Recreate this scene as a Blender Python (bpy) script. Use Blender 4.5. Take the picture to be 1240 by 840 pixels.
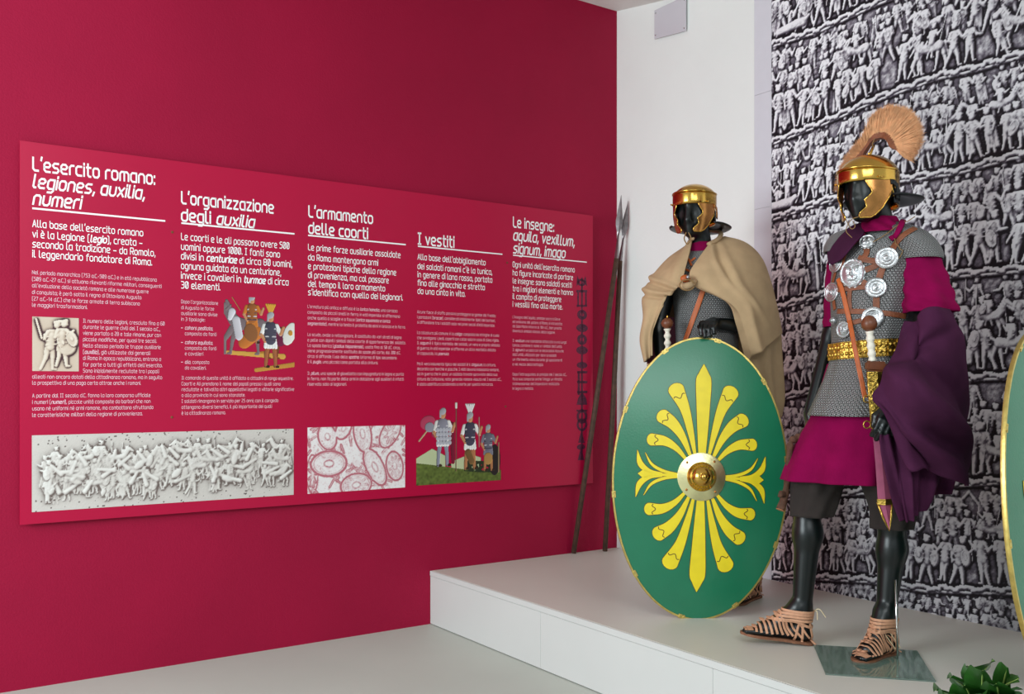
import bpy, bmesh, math, random
import numpy as np
from mathutils import Vector, Matrix
from mathutils.bvhtree import BVHTree

scene = bpy.context.scene
for o in list(bpy.data.objects): bpy.data.objects.remove(o)
COL = scene.collection
random.seed(7); rng = np.random.default_rng(7)

# ---------------------------------------------------------------- camera
F = 1156.0; CZ = 1.33; HV = 469.0; PZ = 0.30
cam_d = bpy.data.cameras.new('camera'); cam = bpy.data.objects.new('camera', cam_d); COL.objects.link(cam)
cam.location = (0, 0, CZ); cam.rotation_euler = (math.pi/2, 0, 0)
cam_d.sensor_width = 36; cam_d.lens = 36*F/1240; cam_d.shift_y = (HV-420)/1240
cam_d.clip_start = .05
scene.camera = cam
# ---------------------------------------------------------------- world, lights, exposure
scene.view_settings.view_transform = 'Standard'; scene.view_settings.look = 'None'
scene.view_settings.gamma = 1; scene.view_settings.use_curve_mapping = False
scene.view_settings.exposure = 0.0
w = bpy.data.worlds.new('world'); scene.world = w; w.use_nodes = True
w.node_tree.nodes['Background'].inputs[0].default_value = (.84, .96, 1, 1)
w.node_tree.nodes['Background'].inputs[1].default_value = 0.62
def area(name, loc, target, sx, sy, power, color):
    d = bpy.data.lights.new(name, 'AREA'); d.shape = 'RECTANGLE'; d.size = sx; d.size_y = sy; d.energy = power; d.color = color
    o = bpy.data.objects.new(name, d); COL.objects.link(o); o.location = loc
    o.rotation_euler = (Vector(target)-Vector(loc)).to_track_quat('-Z', 'Y').to_euler()
area('window_daylight', (-3.7, .6, 2.1), (1.2, 4.6, 1.3), 2.2, 2.0, 205, (.86, .97, 1))
area('high_rear_fill', (.9, -1.3, 3.5), (0.9, 4.4, 1.0), 3.2, 1.1, 85, (.92, .985, 1))  # added area light high behind the camera: broad fill, sheen on shield top

# ---------------------------------------------------------------- helpers
V = Vector
def P(u, v, Y): return V(((u-620)/F*Y, Y, CZ-(v-HV)/F*Y))
O = V((0, 0, CZ))
def rayd(u, v): return V(((u-620)/F, 1, -(v-HV)/F))
def on_z(u, v, z): return P(u, v, F*(CZ-z)/(v-HV))
def lin(c):
    c = c.lstrip('#'); r = [int(c[i:i+2], 16)/255 for i in (0, 2, 4)]
    return tuple(x/12.92 if x <= .04045 else ((x+.055)/1.055)**2.4 for x in r)
def mat(name, color, rough=.6, metal=0., var=.0, vscale=20., bump=0., bscale=60., spec=.5, coat=0., sheen=0., color2=None, trans=0.):
    m = bpy.data.materials.new(name); m.use_nodes = True; N = m.node_tree.nodes; L = m.node_tree.links
    b = N['Principled BSDF']; c = lin(color) if isinstance(color, str) else color
    b.inputs['Base Color'].default_value = (*c, 1); b.inputs['Roughness'].default_value = rough; b.inputs['Metallic'].default_value = metal
    b.inputs['Specular IOR Level'].default_value = spec; b.inputs['Coat Weight'].default_value = coat; b.inputs['Coat Roughness'].default_value = .22; b.inputs['Sheen Weight'].default_value = sheen
    b.inputs['Transmission Weight'].default_value = trans
    tc = N.new('ShaderNodeTexCoord')
    if var or color2:
        n = N.new('ShaderNodeTexNoise'); n.inputs['Scale'].default_value = vscale; n.inputs['Detail'].default_value = 6
        L.new(tc.outputs['Object'], n.inputs['Vector'])
        r = N.new('ShaderNodeValToRGB'); c2 = lin(color2) if color2 else tuple(x*(1-var) for x in c); c1 = c if color2 else tuple(min(1, x*(1+var)) for x in c)
        r.color_ramp.elements[0].position = .35; r.color_ramp.elements[1].position = .65
        r.color_ramp.elements[0].color = (*c2, 1); r.color_ramp.elements[1].color = (*c1, 1)
        L.new(n.outputs[0], r.inputs[0]); L.new(r.outputs[0], b.inputs['Base Color'])
    if bump:
        n = N.new('ShaderNodeTexNoise'); n.inputs['Scale'].default_value = bscale; n.inputs['Detail'].default_value = 5
        L.new(tc.outputs['Object'], n.inputs['Vector'])
        bp = N.new('ShaderNodeBump'); bp.inputs['Strength'].default_value = bump; bp.inputs['Distance'].default_value = .01
        L.new(n.outputs[0], bp.inputs['Height']); L.new(bp.outputs[0], b.inputs['Normal'])
    return m
def print_mat(name, rough=.7, spec=.3):
    m = bpy.data.materials.new(name); m.use_nodes = True; N = m.node_tree.nodes; L = m.node_tree.links
    b = N['Principled BSDF']; a = N.new('ShaderNodeAttribute'); a.attribute_name = 'Col'
    L.new(a.outputs['Color'], b.inputs['Base Color']); b.inputs['Roughness'].default_value = rough; b.inputs['Specular IOR Level'].default_value = spec
    return m
M = dict(
 redwall=mat('red wall paint', '#9E0C37', .6, var=.05, vscale=1.5, bump=.15, bscale=120, spec=.2),
 whitewall=mat('white wall paint', '#F5F7F4', .8, var=.015, vscale=2, bump=.12, bscale=60),
 ceil=mat('ceiling paint', '#EDEBE8', .9, var=.01, bump=.08),
 floor=mat('floor resin', '#C0C4BA', .55, var=.03, vscale=1.3, bump=.05, bscale=30, spec=.3),
 plat=mat('platform top lacquer', '#D6D0C6', .4, var=.02, vscale=1.5, spec=.35),
 platf=mat('platform face lacquer', '#CFCFCC', .45, var=.01, vscale=3),
 panel=mat('panel print red', '#B6043B', .36, var=.02, vscale=2, spec=.32),
 paneledge=mat('panel edge white', '#D8B8C0', .5),
 white=mat('white ink', '#FFFFFF', .5), ink2=mat('pink white ink', '#F3CBD8', .5),
 inkdark=mat('dark signum ink', '#6A0F38', .5, color2='#3A1230', vscale=90),
 paper=mat('white lining paper', '#DEDCE4', .7, var=.01),
 black=mat('black gloss mannequin', '#080E0F', .33, spec=.45),
 magenta=mat('magenta wool', '#7E0440', .9, var=.12, vscale=9, bump=.2, bscale=400, spec=.1),
 purple=mat('purple wool', '#461F3A', .95, var=.14, vscale=9, bump=.3, bscale=400, spec=.08),
 darktunic=mat('dark maroon wool', '#4A1024', .9, var=.1, bump=.2, bscale=400),
 tan=mat('tan wool', '#BA9C79', .92, var=.06, vscale=14, bump=.3, bscale=400, spec=.15),
 brown=mat('dark brown cloth', '#2B2320', .95, var=.15, bump=.3, bscale=500),
 brass=mat('polished brass', '#D2A650', .17, metal=1, var=.1, vscale=10, bump=.04, bscale=30),
 brassd=mat('copper toned brass', '#C68A50', .26, metal=1, var=.22, vscale=14, bump=.06, bscale=25),
 gold=mat('gilt brass plate', '#CDA850', .3, metal=1, var=.15, vscale=60, bump=.5, bscale=90),
 palebrass=mat('pale brass sheet', '#F2E8AE', .3, metal=1, var=.06, bump=.06, bscale=80),
 rimbrass=mat('rim brass', '#CDB468', .38, metal=1, var=.12, vscale=40, bump=.1, bscale=80),
 silver=mat('silver medallion', '#C4C4C6', .36, metal=1, var=.1, vscale=80, bump=.3, bscale=110),
 iron=mat('dark iron', '#26282A', .4, metal=.6, var=.2, vscale=20),
 steel=mat('spear steel', '#8C8486', .3, metal=1, var=.15, vscale=30),
 leather=mat('brown leather', '#7C4327', .55, var=.2, vscale=40, bump=.2, bscale=200),
 orange=mat('orange leather', '#B4551C', .5, var=.12, vscale=30, bump=.1, bscale=200),
 nude=mat('natural tan leather', '#C99474', .6, var=.1, vscale=50, bump=.2, bscale=150),
 darksole=mat('brown leather sole', '#7F5138', .7, var=.2, vscale=60, bump=.3),
 cord=mat('pale cord', '#DCC8A4', .8), cordd=mat('tan cord', '#8A6B42', .8),
 wood=mat('turned wood', '#6E3B22', .4, var=.15, vscale=18), bone=mat('bone', '#E3DACB', .45, var=.06, vscale=60),
 stick=mat('vine wood bark', '#5A3A2A', .85, var=.3, vscale=40, bump=.8, bscale=60), stickcut=mat('cut wood', '#A9714A', .8),
 shaft=mat('spear shaft wood', '#4E3528', .7, var=.25, vscale=30, bump=.2),
 green=mat('green shield paint', '#14714F', .32, var=.05, vscale=7, bump=.06, bscale=120, spec=.5, coat=.3),
 yellow=mat('yellow shield paint', '#EBD21F', .4, var=.04, vscale=20), outline=mat('brown outline paint', '#5A3A12', .5),
 mauve=mat('mauve scabbard leather', '#A4506E', .5, var=.08, vscale=30),
 hair=mat('ginger horsehair', '#E0A678', .75, var=.14, vscale=40, sheen=.3),
 clear=mat('clear acrylic', '#D6D3DA', .12, spec=.6), leaf=mat('green leaf', '#2C6120', .4, var=.25, vscale=25), leafrib=mat('pale leaf rib', '#A9C66A', .5),
 pot=mat('dark pot', '#3A2A22', .7, var=.1), soil=mat('soil', '#2A1E16', 1., bump=.8), chrome=mat('chrome', '#D8D8D8', .15, metal=1),
 print=print_mat('printed ink'), muralp=print_mat('mural ink', .65, .25),
)
def glassmat():
    m = bpy.data.materials.new('green tinted glass'); m.use_nodes = True; b = m.node_tree.nodes['Principled BSDF']
    b.inputs['Base Color'].default_value = (.50, .66, .58, 1); b.inputs['Roughness'].default_value = .06; b.inputs['Transmission Weight'].default_value = .8
    return m
M['glass'] = glassmat()
def mailmat():
    m = bpy.data.materials.new('ring mail'); m.use_nodes = True; N = m.node_tree.nodes; L = m.node_tree.links; b = N['Principled BSDF']
    uv = N.new('ShaderNodeUVMap'); sep = N.new('ShaderNodeSeparateXYZ'); L.new(uv.outputs[0], sep.inputs[0])
    def mth(op, a, bb=None):
        n = N.new('ShaderNodeMath'); n.operation = op
        for i, x in enumerate((a, bb)):
            if x is None: continue
            if isinstance(x, (int, float)): n.inputs[i].default_value = x
            else: L.new(x, n.inputs[i])
        return n.outputs[0]
    x = mth('MULTIPLY', sep.outputs[0], 1/.0115); y = mth('MULTIPLY', sep.outputs[1], 1/.0095)
    row = mth('MULTIPLY', mth('FLOOR', y), .5)
    fx = mth('SUBTRACT', mth('FRACT', mth('ADD', x, row)), .5); fy = mth('SUBTRACT', mth('FRACT', y), .5)
    d = mth('SQRT', mth('ADD', mth('MULTIPLY', fx, fx), mth('MULTIPLY', fy, fy)))
    r = mth('SUBTRACT', 1, mth('MULTIPLY', mth('ABSOLUTE', mth('SUBTRACT', d, .36)), 5.0)); r = mth('MAXIMUM', r, 0.)
    ramp = N.new('ShaderNodeValToRGB'); ramp.color_ramp.elements[0].color = (.012, .012, .013, 1); ramp.color_ramp.elements[1].color = (.5, .49, .49, 1)
    ramp.color_ramp.elements[0].position = .1
    L.new(r, ramp.inputs[0]); L.new(ramp.outputs[0], b.inputs['Base Color'])
    b.inputs['Metallic'].default_value = .55; b.inputs['Roughness'].default_value = .42
    bp = N.new('ShaderNodeBump'); bp.inputs['Strength'].default_value = .6; bp.inputs['Distance'].default_value = .003
    L.new(r, bp.inputs['Height']); L.new(bp.outputs[0], b.inputs['Normal'])
    return m
M['mail'] = mailmat()

def world_loc(o):
    p = V((0, 0, 0))
    while o: p = p+o.location; o = o.parent
    return p
def tag(o, label=None, cat=None, group=None, kind=None):
    if label: o['label'] = label
    if cat: o['category'] = cat
    if group: o['group'] = group
    if kind: o['kind'] = kind
    return o
def thing(name, loc, label, cat, group=None):
    o = bpy.data.objects.new(name, None); COL.objects.link(o); o.location = loc; o.empty_display_size = .1
    return tag(o, label, cat, group)
def mk(name, vs, fs, m, parent=None, smooth=False, uv=None, cols=None, label=None, cat=None, group=None, kind=None, loc=None, auto=None):
    """vs are world coordinates"""
    vs = np.asarray([tuple(v) for v in vs], dtype=float) if not isinstance(vs, np.ndarray) else vs
    if loc is None:
        if parent is None:
            mn, mx = vs.min(0), vs.max(0); base = V(((mn[0]+mx[0])/2, (mn[1]+mx[1])/2, mn[2]))
        else: base = world_loc(parent)
    else: base = V(loc)
    vv = vs-np.array(base)
    me = bpy.data.meshes.new(name); me.from_pydata(vv.tolist(), [], fs if isinstance(fs, list) else fs.tolist()); 
    if smooth: me.shade_smooth()
    if auto is not None:
        me.shade_smooth()
        try: me.set_sharp_from_angle(angle=math.radians(auto))
        except Exception: pass
    if uv is not None:
        ul = me.uv_layers.new(name='UVMap'); li = np.zeros(len(me.loops), dtype=np.int32); me.loops.foreach_get('vertex_index', li)
        ul.data.foreach_set('uv', np.asarray(uv, dtype=np.float32)[li].ravel())
    if cols is not None:
        ca = me.color_attributes.new('Col', 'FLOAT_COLOR', 'POINT')
        c = np.ones((len(vv), 4), dtype=np.float32); c[:, :3] = cols; ca.data.foreach_set('color', c.ravel())
    me.materials.append(m); me.update()
    o = bpy.data.objects.new(name, me); COL.objects.link(o)
    if parent is None: o.location = base
    else: o.parent = parent
    return tag(o, label, cat, group, kind)
class MB:
    def __init__(s): s.v = []; s.f = []; s.uv = []
    def add(s, vs, fs, uv=None):
        n = len(s.v); s.v += [tuple(v) for v in vs]; s.f += [tuple(i+n for i in f) for f in fs]
        s.uv += (list(uv) if uv is not None else [(0, 0)]*len(vs)); return s
    def mk(s, name, m, parent=None, **k):
        if any(u != (0, 0) for u in s.uv): k['uv'] = s.uv
        return mk(name, s.v, s.f, m, parent, **k)
def box(c, sx, sy, sz, R=None, bev=0.):
    bm = bmesh.new(); bmesh.ops.create_cube(bm, size=1)
    for v in bm.verts: v.co = V((v.co.x*sx, v.co.y*sy, v.co.z*sz))
    if bev: bmesh.ops.bevel(bm, geom=bm.edges[:], offset=bev, segments=2, affect='EDGES')
    for v in bm.verts: v.co = (R @ v.co if R is not None else v.co)+V(c)
    bm.verts.index_update(); r = [v.co.copy() for v in bm.verts], [tuple(x.index for x in f.verts) for f in bm.faces]; bm.free(); return r
def frame(t, up=V((0, 0, 1))):
    t = V(t).normalized()
    if abs(t.dot(up)) > .98: up = V((1, 0, 0))
    a = up.cross(t).normalized(); b = t.cross(a); return a, b, t
def tube(pts, r, n=8, cap=True, up=V((0, 0, 1)), flat=1.):
    pts = [V(p) for p in pts]; rr = r if hasattr(r, '__len__') else [r]*len(pts); vs = []; fs = []
    a = None
    for i, p in enumerate(pts):
        t = (pts[min(i+1, len(pts)-1)]-pts[max(i-1, 0)]).normalized()
        if a is None: a = frame(t, up)[0]
        else: a = (a-t*a.dot(t)).normalized()
        b = t.cross(a)
        for k in range(n):
            th = 2*math.pi*k/n; vs.append(p+a*(math.cos(th)*rr[i])+b*(math.sin(th)*rr[i]*flat))
    for i in range(len(pts)-1):
        for k in range(n): fs.append((i*n+k, i*n+(k+1) % n, (i+1)*n+(k+1) % n, (i+1)*n+k))
    if cap: fs.append(tuple(range(n-1, -1, -1))); fs.append(tuple(range((len(pts)-1)*n, len(pts)*n)))
    return vs, fs
def lathe(prof, c, axis, n=32, sx=1., sy=1., ref=None):
    """prof: list of (radius, height)"""
    a, b, t = frame(axis, ref or V((0, 0, 1))); vs = []; fs = []
    for (r, h) in prof:
        for k in range(n):
            th = 2*math.pi*k/n; vs.append(V(c)+a*(math.cos(th)*r*sx)+b*(math.sin(th)*r*sy)+t*h)
    for i in range(len(prof)-1):
        for k in range(n): fs.append((i*n+k, i*n+(k+1) % n, (i+1)*n+(k+1) % n, (i+1)*n+k))
    fs.append(tuple(range(n-1, -1, -1))); fs.append(tuple(range((len(prof)-1)*n, len(prof)*n)))
    return vs, fs
def cr(pts, n):
    """catmull-rom resample, array (k,d) -> (n,d)"""
    p = np.asarray(pts, float); k = len(p); out = []
    for i in range(n):
        t = i/(n-1)*(k-1); j = min(int(t), k-2); f = t-j
        p0 = p[max(j-1, 0)] if j > 0 else 2*p[0]-p[1]; p1 = p[j]; p2 = p[j+1]; p3 = p[j+2] if j+2 < k else 2*p[-1]-p[-2]
        out.append(.5*((2*p1)+(-p0+p2)*f+(2*p0-5*p1+4*p2-p3)*f*f+(-p0+3*p1-3*p2+p3)*f**3))
    return np.array(out)
def sheet(ctrl, nv, nu, thick=.004, disp=None):
    """ctrl rows x cols x 3 world points; cloth with thickness"""
    g = np.asarray([[tuple(p) for p in r] for r in ctrl], float); R, C, _ = g.shape
    a = np.stack([cr(g[i], nu) for i in range(R)]); a = np.stack([cr(a[:, j], nv) for j in range(nu)], 1)
    du = np.gradient(a, axis=1); dv = np.gradient(a, axis=0); n = np.cross(du, dv); n /= np.linalg.norm(n, axis=2, keepdims=True)+1e-9
    c = a.reshape(-1, 3).mean(0); 
    if (n.reshape(-1, 3).mean(0)*(np.array([0, 0, CZ])-c)).sum() < 0: n = -n
    if disp is not None:
        S, T = np.meshgrid(np.linspace(0, 1, nu), np.linspace(0, 1, nv)); a = a+n*disp(S, T)[..., None]
        du = np.gradient(a, axis=1); dv = np.gradient(a, axis=0); n2 = np.cross(du, dv); n2 /= np.linalg.norm(n2, axis=2, keepdims=True)+1e-9
        if (n2*n).sum() < 0: n2 = -n2
        n = n2
    top = a.reshape(-1, 3); bot = (a-n*thick).reshape(-1, 3); vs = np.vstack([top, bot]); N_ = nv*nu; fs = []
    for i in range(nv-1):
        for j in range(nu-1):
            q = (i*nu+j, i*nu+j+1, (i+1)*nu+j+1, (i+1)*nu+j); fs.append(q[::-1]); fs.append(tuple(x+N_ for x in q))
    per = [j for j in range(nu)]+[i*nu+nu-1 for i in range(1, nv)]+[(nv-1)*nu+j for j in range(nu-2, -1, -1)]+[i*nu for i in range(nv-2, 0, -1)]
    for i in range(len(per)):
        p, q = per[i], per[(i+1) % len(per)]; fs.append((p, q, q+N_, p+N_))
    uv = []
    return vs, fs
def loft(rings, n=72, nr=None, disp=None, thick=0, power=2.2, arc=(0, 2*math.pi)):
    """rings: list of (center Vector, a, b, yaw); closed tube of superellipses, uv in metres"""
    data = np.array([[*c, a, b, y] for (c, a, b, y) in rings], float); nr = nr or len(rings)*6
    d = cr(data, nr); ma = float((d[:, 3]+d[:, 4]).mean()/2); vs = []; uv = []; closed = abs(arc[1]-arc[0]-2*math.pi) < 1e-6; cum = 0; prev = None
    cols = n+1
    for i, (x, y, z, a, b, yaw) in enumerate(d):
        s = np.array([math.cos(yaw), -math.sin(yaw), 0]); f = np.array([-math.sin(yaw), -math.cos(yaw), 0]); c = np.array([x, y, z])
        if prev is not None: cum += math.hypot(np.linalg.norm(c-prev), a-pa)
        prev = c; pa = a
        for k in range(cols):
            th = arc[0]+(arc[1]-arc[0])*k/n; ct, st = math.cos(th), math.sin(th)
            e = 2/power; X = math.copysign(abs(ct)**e, ct)*a; Y_ = math.copysign(abs(st)**e, st)*b
            dd = disp(th, i/(nr-1)) if disp else 0; q = 1+dd/max(.02, math.hypot(X, Y_))
            vs.append(c+s*X*q+f*Y_*q); uv.append((th*ma, cum))
    fs = []
    for i in range(nr-1):
        for k in range(n): fs.append((i*cols+k+1, i*cols+k, (i+1)*cols+k, (i+1)*cols+k+1))
    if thick:
        vs = np.array(vs); cen = d[:, :3].repeat(cols, 0); inn = vs+(cen-vs)*(thick/ (np.linalg.norm(cen-vs, axis=1, keepdims=True)+1e-6)); m = len(vs)
        vs = list(vs)+list(inn); uv = uv+uv; fs = fs+[tuple(x+m for x in f[::-1]) for f in fs]
        for k in range(n):
            fs.append((k, k+1, k+1+m, k+m)); q = (nr-1)*cols; fs.append((q+k+1, q+k, q+k+m, q+k+1+m))
    return vs, fs, uv

# ---------------------------------------------------------------- signed distance bodies
class SDF:
    def __init__(s): s.p = []
    def cap(s, p0, r0, p1, r1, k=.03, sub=False): s.p.append(('c', np.array(p0), r0, np.array(p1), r1, k, sub)); return s
    def ell(s, c, axes, radii, k=.03, sub=False): s.p.append(('e', np.array(c), np.array(axes), np.array(radii), None, k, sub)); return s
    def mesh(s, h):
        mn = np.full(3, 1e9); mx = -mn
        for q in s.p:
            if q[6]: continue
            if q[0] == 'c': pts = [(q[1], q[2]), (q[3], q[4])]
            else: pts = [(q[1], q[3].max())]
            for c, r in pts: mn = np.minimum(mn, c-r-.02); mx = np.maximum(mx, c+r+.02)
        n = np.ceil((mx-mn)/h).astype(int)+2; Fd = np.full(n, 1., np.float32)
        for q in s.p:
            k = q[5]; pad = k+.03
            if q[0] == 'c': lo = np.minimum(q[1]-q[2], q[3]-q[4])-pad; hi = np.maximum(q[1]+q[2], q[3]+q[4])+pad
            else: lo = q[1]-q[3].max()-pad; hi = q[1]+q[3].max()+pad
            i0 = np.maximum(((lo-mn)/h).astype(int), 0); i1 = np.minimum(((hi-mn)/h).astype(int)+2, n)
            g = [mn[a]+h*np.arange(i0[a], i1[a]) for a in range(3)]
            X, Y, Z = np.meshgrid(*g, indexing='ij')
            if q[0] == 'c':
                d = q[3]-q[1]; L2 = (d*d).sum()+1e-12
                x, y, z = X-q[1][0], Y-q[1][1], Z-q[1][2]; t = np.clip((x*d[0]+y*d[1]+z*d[2])/L2, 0, 1)
                D = np.sqrt((x-t*d[0])**2+(y-t*d[1])**2+(z-t*d[2])**2)-(q[2]+t*(q[4]-q[2]))
            else:
                pz = np.stack([X-q[1][0], Y-q[1][1], Z-q[1][2]], -1); A = q[2]; l = np.stack([(pz*A[i]).sum(-1)/q[3][i] for i in range(3)], -1)
                k0 = np.sqrt((l**2).sum(-1))+1e-9; k1 = np.sqrt(((l/q[3])**2).sum(-1))+1e-9; D = k0*(k0-1)/k1
            sl = tuple(slice(i0[a], i1[a]) for a in range(3)); A_ = Fd[sl]
            if q[6]:
                D = -D; hh = np.maximum(k-np.abs(A_-D), 0)/k; Fd[sl] = np.maximum(A_, D)+hh*hh*k*.25
            else:
                hh = np.maximum(k-np.abs(A_-D), 0)/k; Fd[sl] = np.minimum(A_, D)-hh*hh*k*.25
        S = Fd < 0; nx, ny, nz = n
        c = np.zeros((nx-1, ny-1, nz-1), np.int8)
        for a in (0, 1):
            for b in (0, 1):
                for d in (0, 1): c += S[a:nx-1+a, b:ny-1+b, d:nz-1+d]
        I = np.argwhere((c > 0) & (c < 8)); acc = np.zeros((len(I), 3)); cnt = np.zeros(len(I))
        cor = [(a, b, d) for a in (0, 1) for b in (0, 1) for d in (0, 1)]
        val = {q: Fd[I[:, 0]+q[0], I[:, 1]+q[1], I[:, 2]+q[2]] for q in cor}
        for q in cor:
            for ax in range(3):
                if q[ax]: continue
                r = tuple(q[i]+(i == ax) for i in range(3)); va, vb = val[q], val[r]; m = (va < 0) != (vb < 0)
                t = va/(va-vb+1e-20); pt = np.array(q, float)[None].repeat(len(I), 0); pt[:, ax] += t; acc[m] += pt[m]; cnt[m] += 1
        vs = mn+h*(I+acc/cnt[:, None]); idx = np.full((nx-1, ny-1, nz-1), -1, np.int64); idx[I[:, 0], I[:, 1], I[:, 2]] = np.arange(len(I))
        fs = []
        for ax in range(3):
            b, d = (ax+1) % 3, (ax+2) % 3
            s0 = [slice(None)]*3; s1 = [slice(None)]*3; s0[ax] = slice(0, -1); s1[ax] = slice(1, None)
            E = S[tuple(s0)] != S[tuple(s1)]; J = np.argwhere(E)
            J = J[(J[:, b] > 0) & (J[:, d] > 0) & (J[:, b] < n[b]-1) & (J[:, d] < n[d]-1)]
            def at(db, dd):
                K = J.copy(); K[:, b] += db; K[:, d] += dd; return idx[K[:, 0], K[:, 1], K[:, 2]]
            Q = np.stack([at(-1, -1), at(0, -1), at(0, 0), at(-1, 0)], 1); ins = S[J[:, 0], J[:, 1], J[:, 2]]
            Q[~ins] = Q[~ins][:, ::-1]; fs.append(Q)
        return vs, np.vstack(fs)
def bvh_of(vs, fs): return BVHTree.FromPolygons([V(v) for v in vs], [tuple(int(i) for i in f) for f in fs])
def hit(bvh, u, v, off=.004, miss=None):
    d = rayd(u, v).normalized(); r = bvh.ray_cast(O, d)
    if r[0] is None: return (P(u, v, miss) if miss else None), V((0, -1, 0))
    n = r[1] if r[1].dot(d) < 0 else -r[1]
    return r[0]+n*off, n
def band(pts, nrm, width, thick, closed=False):
    """flat strap through pts, lying on normals nrm"""
    vs = []; fs = []; n = len(pts)
    for i in range(n):
        a = pts[(i-1) % n] if closed or i else pts[0]; b = pts[(i+1) % n] if closed or i < n-1 else pts[-1]
        t = (b-a).normalized(); s = nrm[i].cross(t).normalized(); wd = width[i] if hasattr(width, '__len__') else width
        for q, h in ((-.5, 0), (-.5, .7), (-.3, 1), (.3, 1), (.5, .7), (.5, 0)): vs.append(pts[i]+s*(q*wd)+nrm[i]*(thick*h))
    for i in range(n if closed else n-1):
        j = (i+1) % n
        for k in range(6): fs.append((i*6+k, i*6+(k+1) % 6, j*6+(k+1) % 6, j*6+k))
    if not closed: fs.append(tuple(range(5, -1, -1))); fs.append(tuple(range((n-1)*6, n*6)))
    return vs, fs
def surf_band(bvh, px, width, thick, n=24, miss=3.7, off=.003):
    q = cr(px, n); pts = []; nr = []
    for u, v in q:
        p, m = hit(bvh, u, v, off, None)
        if p is None: continue
        pts.append(p); nr.append(m)
    if len(pts) < 2: return None
    # smooth
    for _ in range(2):
        nr = [(nr[max(i-1, 0)]+nr[i]*2+nr[min(i+1, len(nr)-1)]).normalized() for i in range(len(nr))]
    return band(pts, nr, width, thick)
# ---------------------------------------------------------------- room
C0 = V((.676, 6.153, 0)); WA = V((-.8241, -.5664, 0)); WB = V((.5664, -.8241, 0)); UZ = V((0, 0, 1))
def wallpt(s, t, z): return C0+WA*s+WB*t+UZ*z
def quadslab(p, n, th, name, m, **k):
    p = [V(x) for x in p]; q = [x+V(n)*th for x in p]
    return mk(name, p+q, [(0, 1, 2, 3), (7, 6, 5, 4), (0, 4, 5, 1), (1, 5, 6, 2), (2, 6, 7, 3), (3, 7, 4, 0)], m, **k)
def on_red(u, v, off=0.):     # -> (s, z) on a plane parallel to the red wall, off metres in front
    d = rayd(u, v); b = C0+WB*off; k = b.dot(WB)/d.dot(WB); p = O+d*k; return (p-C0).dot(WA), p.z
def on_back(u, v, off=0.):
    d = rayd(u, v); b = C0+WA*off; k = b.dot(WA)/d.dot(WA); p = O+d*k; return (p-C0).dot(WB), p.z
zc = on_red(748, 14)[1]; zc2 = on_back(810, -1); slope = (zc2[1]-zc)/zc2[0]
def ztop(t): return zc+slope*t
quadslab([wallpt(-.15, 0, -.05), wallpt(6.2, 0, -.05), wallpt(6.2, 0, zc+.05), wallpt(-.15, 0, zc+.05)], -WB, .12, 'wall_left', M['redwall'], kind='structure')
quadslab([wallpt(0, 0, -.05), wallpt(0, 4.4, -.05), wallpt(0, 4.4, ztop(4.4)), wallpt(0, 0, zc+.05)], -WA, .12, 'wall_back', M['whitewall'], kind='structure')
quadslab([wallpt(-.1, -.1, 0), wallpt(-.1, 7.5, 0), wallpt(7.5, 7.5, 0), wallpt(7.5, -.1, 0)], -UZ, .1, 'floor', M['floor'], kind='structure')
quadslab([wallpt(-.1, -.1, ztop(-.1)), wallpt(-.1, 4.6, ztop(4.6)), wallpt(3.0, 4.6, ztop(4.6)), wallpt(3.0, -.1, ztop(-.1))], UZ, .12, 'ceiling', M['ceil'], kind='structure')
# platform
J = on_z(527.5, 692, PZ); sJ = (J-C0).dot(WA); PL = 4.3; th = .028
pt = thing('display_platform', wallpt(sJ/2, PL/2, 0), 'low pale grey display platform running along the mural wall', 'platform')
def slabw(s0, s1, t0, t1, z0, z1, bev=.002):
    R = Matrix((tuple(WA), tuple(WB), (0, 0, 1))).transposed(); c = wallpt((s0+s1)/2, (t0+t1)/2, (z0+z1)/2)
    return box(c, s1-s0, t1-t0, z1-z0, R, bev)
MB().add(*slabw(.001, sJ, .001, PL, PZ-th, PZ)).mk('top_board', M['plat'], pt)
MB().add(*slabw(sJ+.0005, sJ+.012, .001, PL, PZ-th, PZ-.0005)).mk('edge_strip', M['platf'], pt)
tt = [.001, 1.05, 2.15, 3.25, PL]
for i in range(4): MB().add(*slabw(sJ-.012, sJ+.009, tt[i]+.0004, tt[i+1]-.0004, .004, PZ-th-.0015, .001)).mk('front_board', M['platf'], pt)

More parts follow.
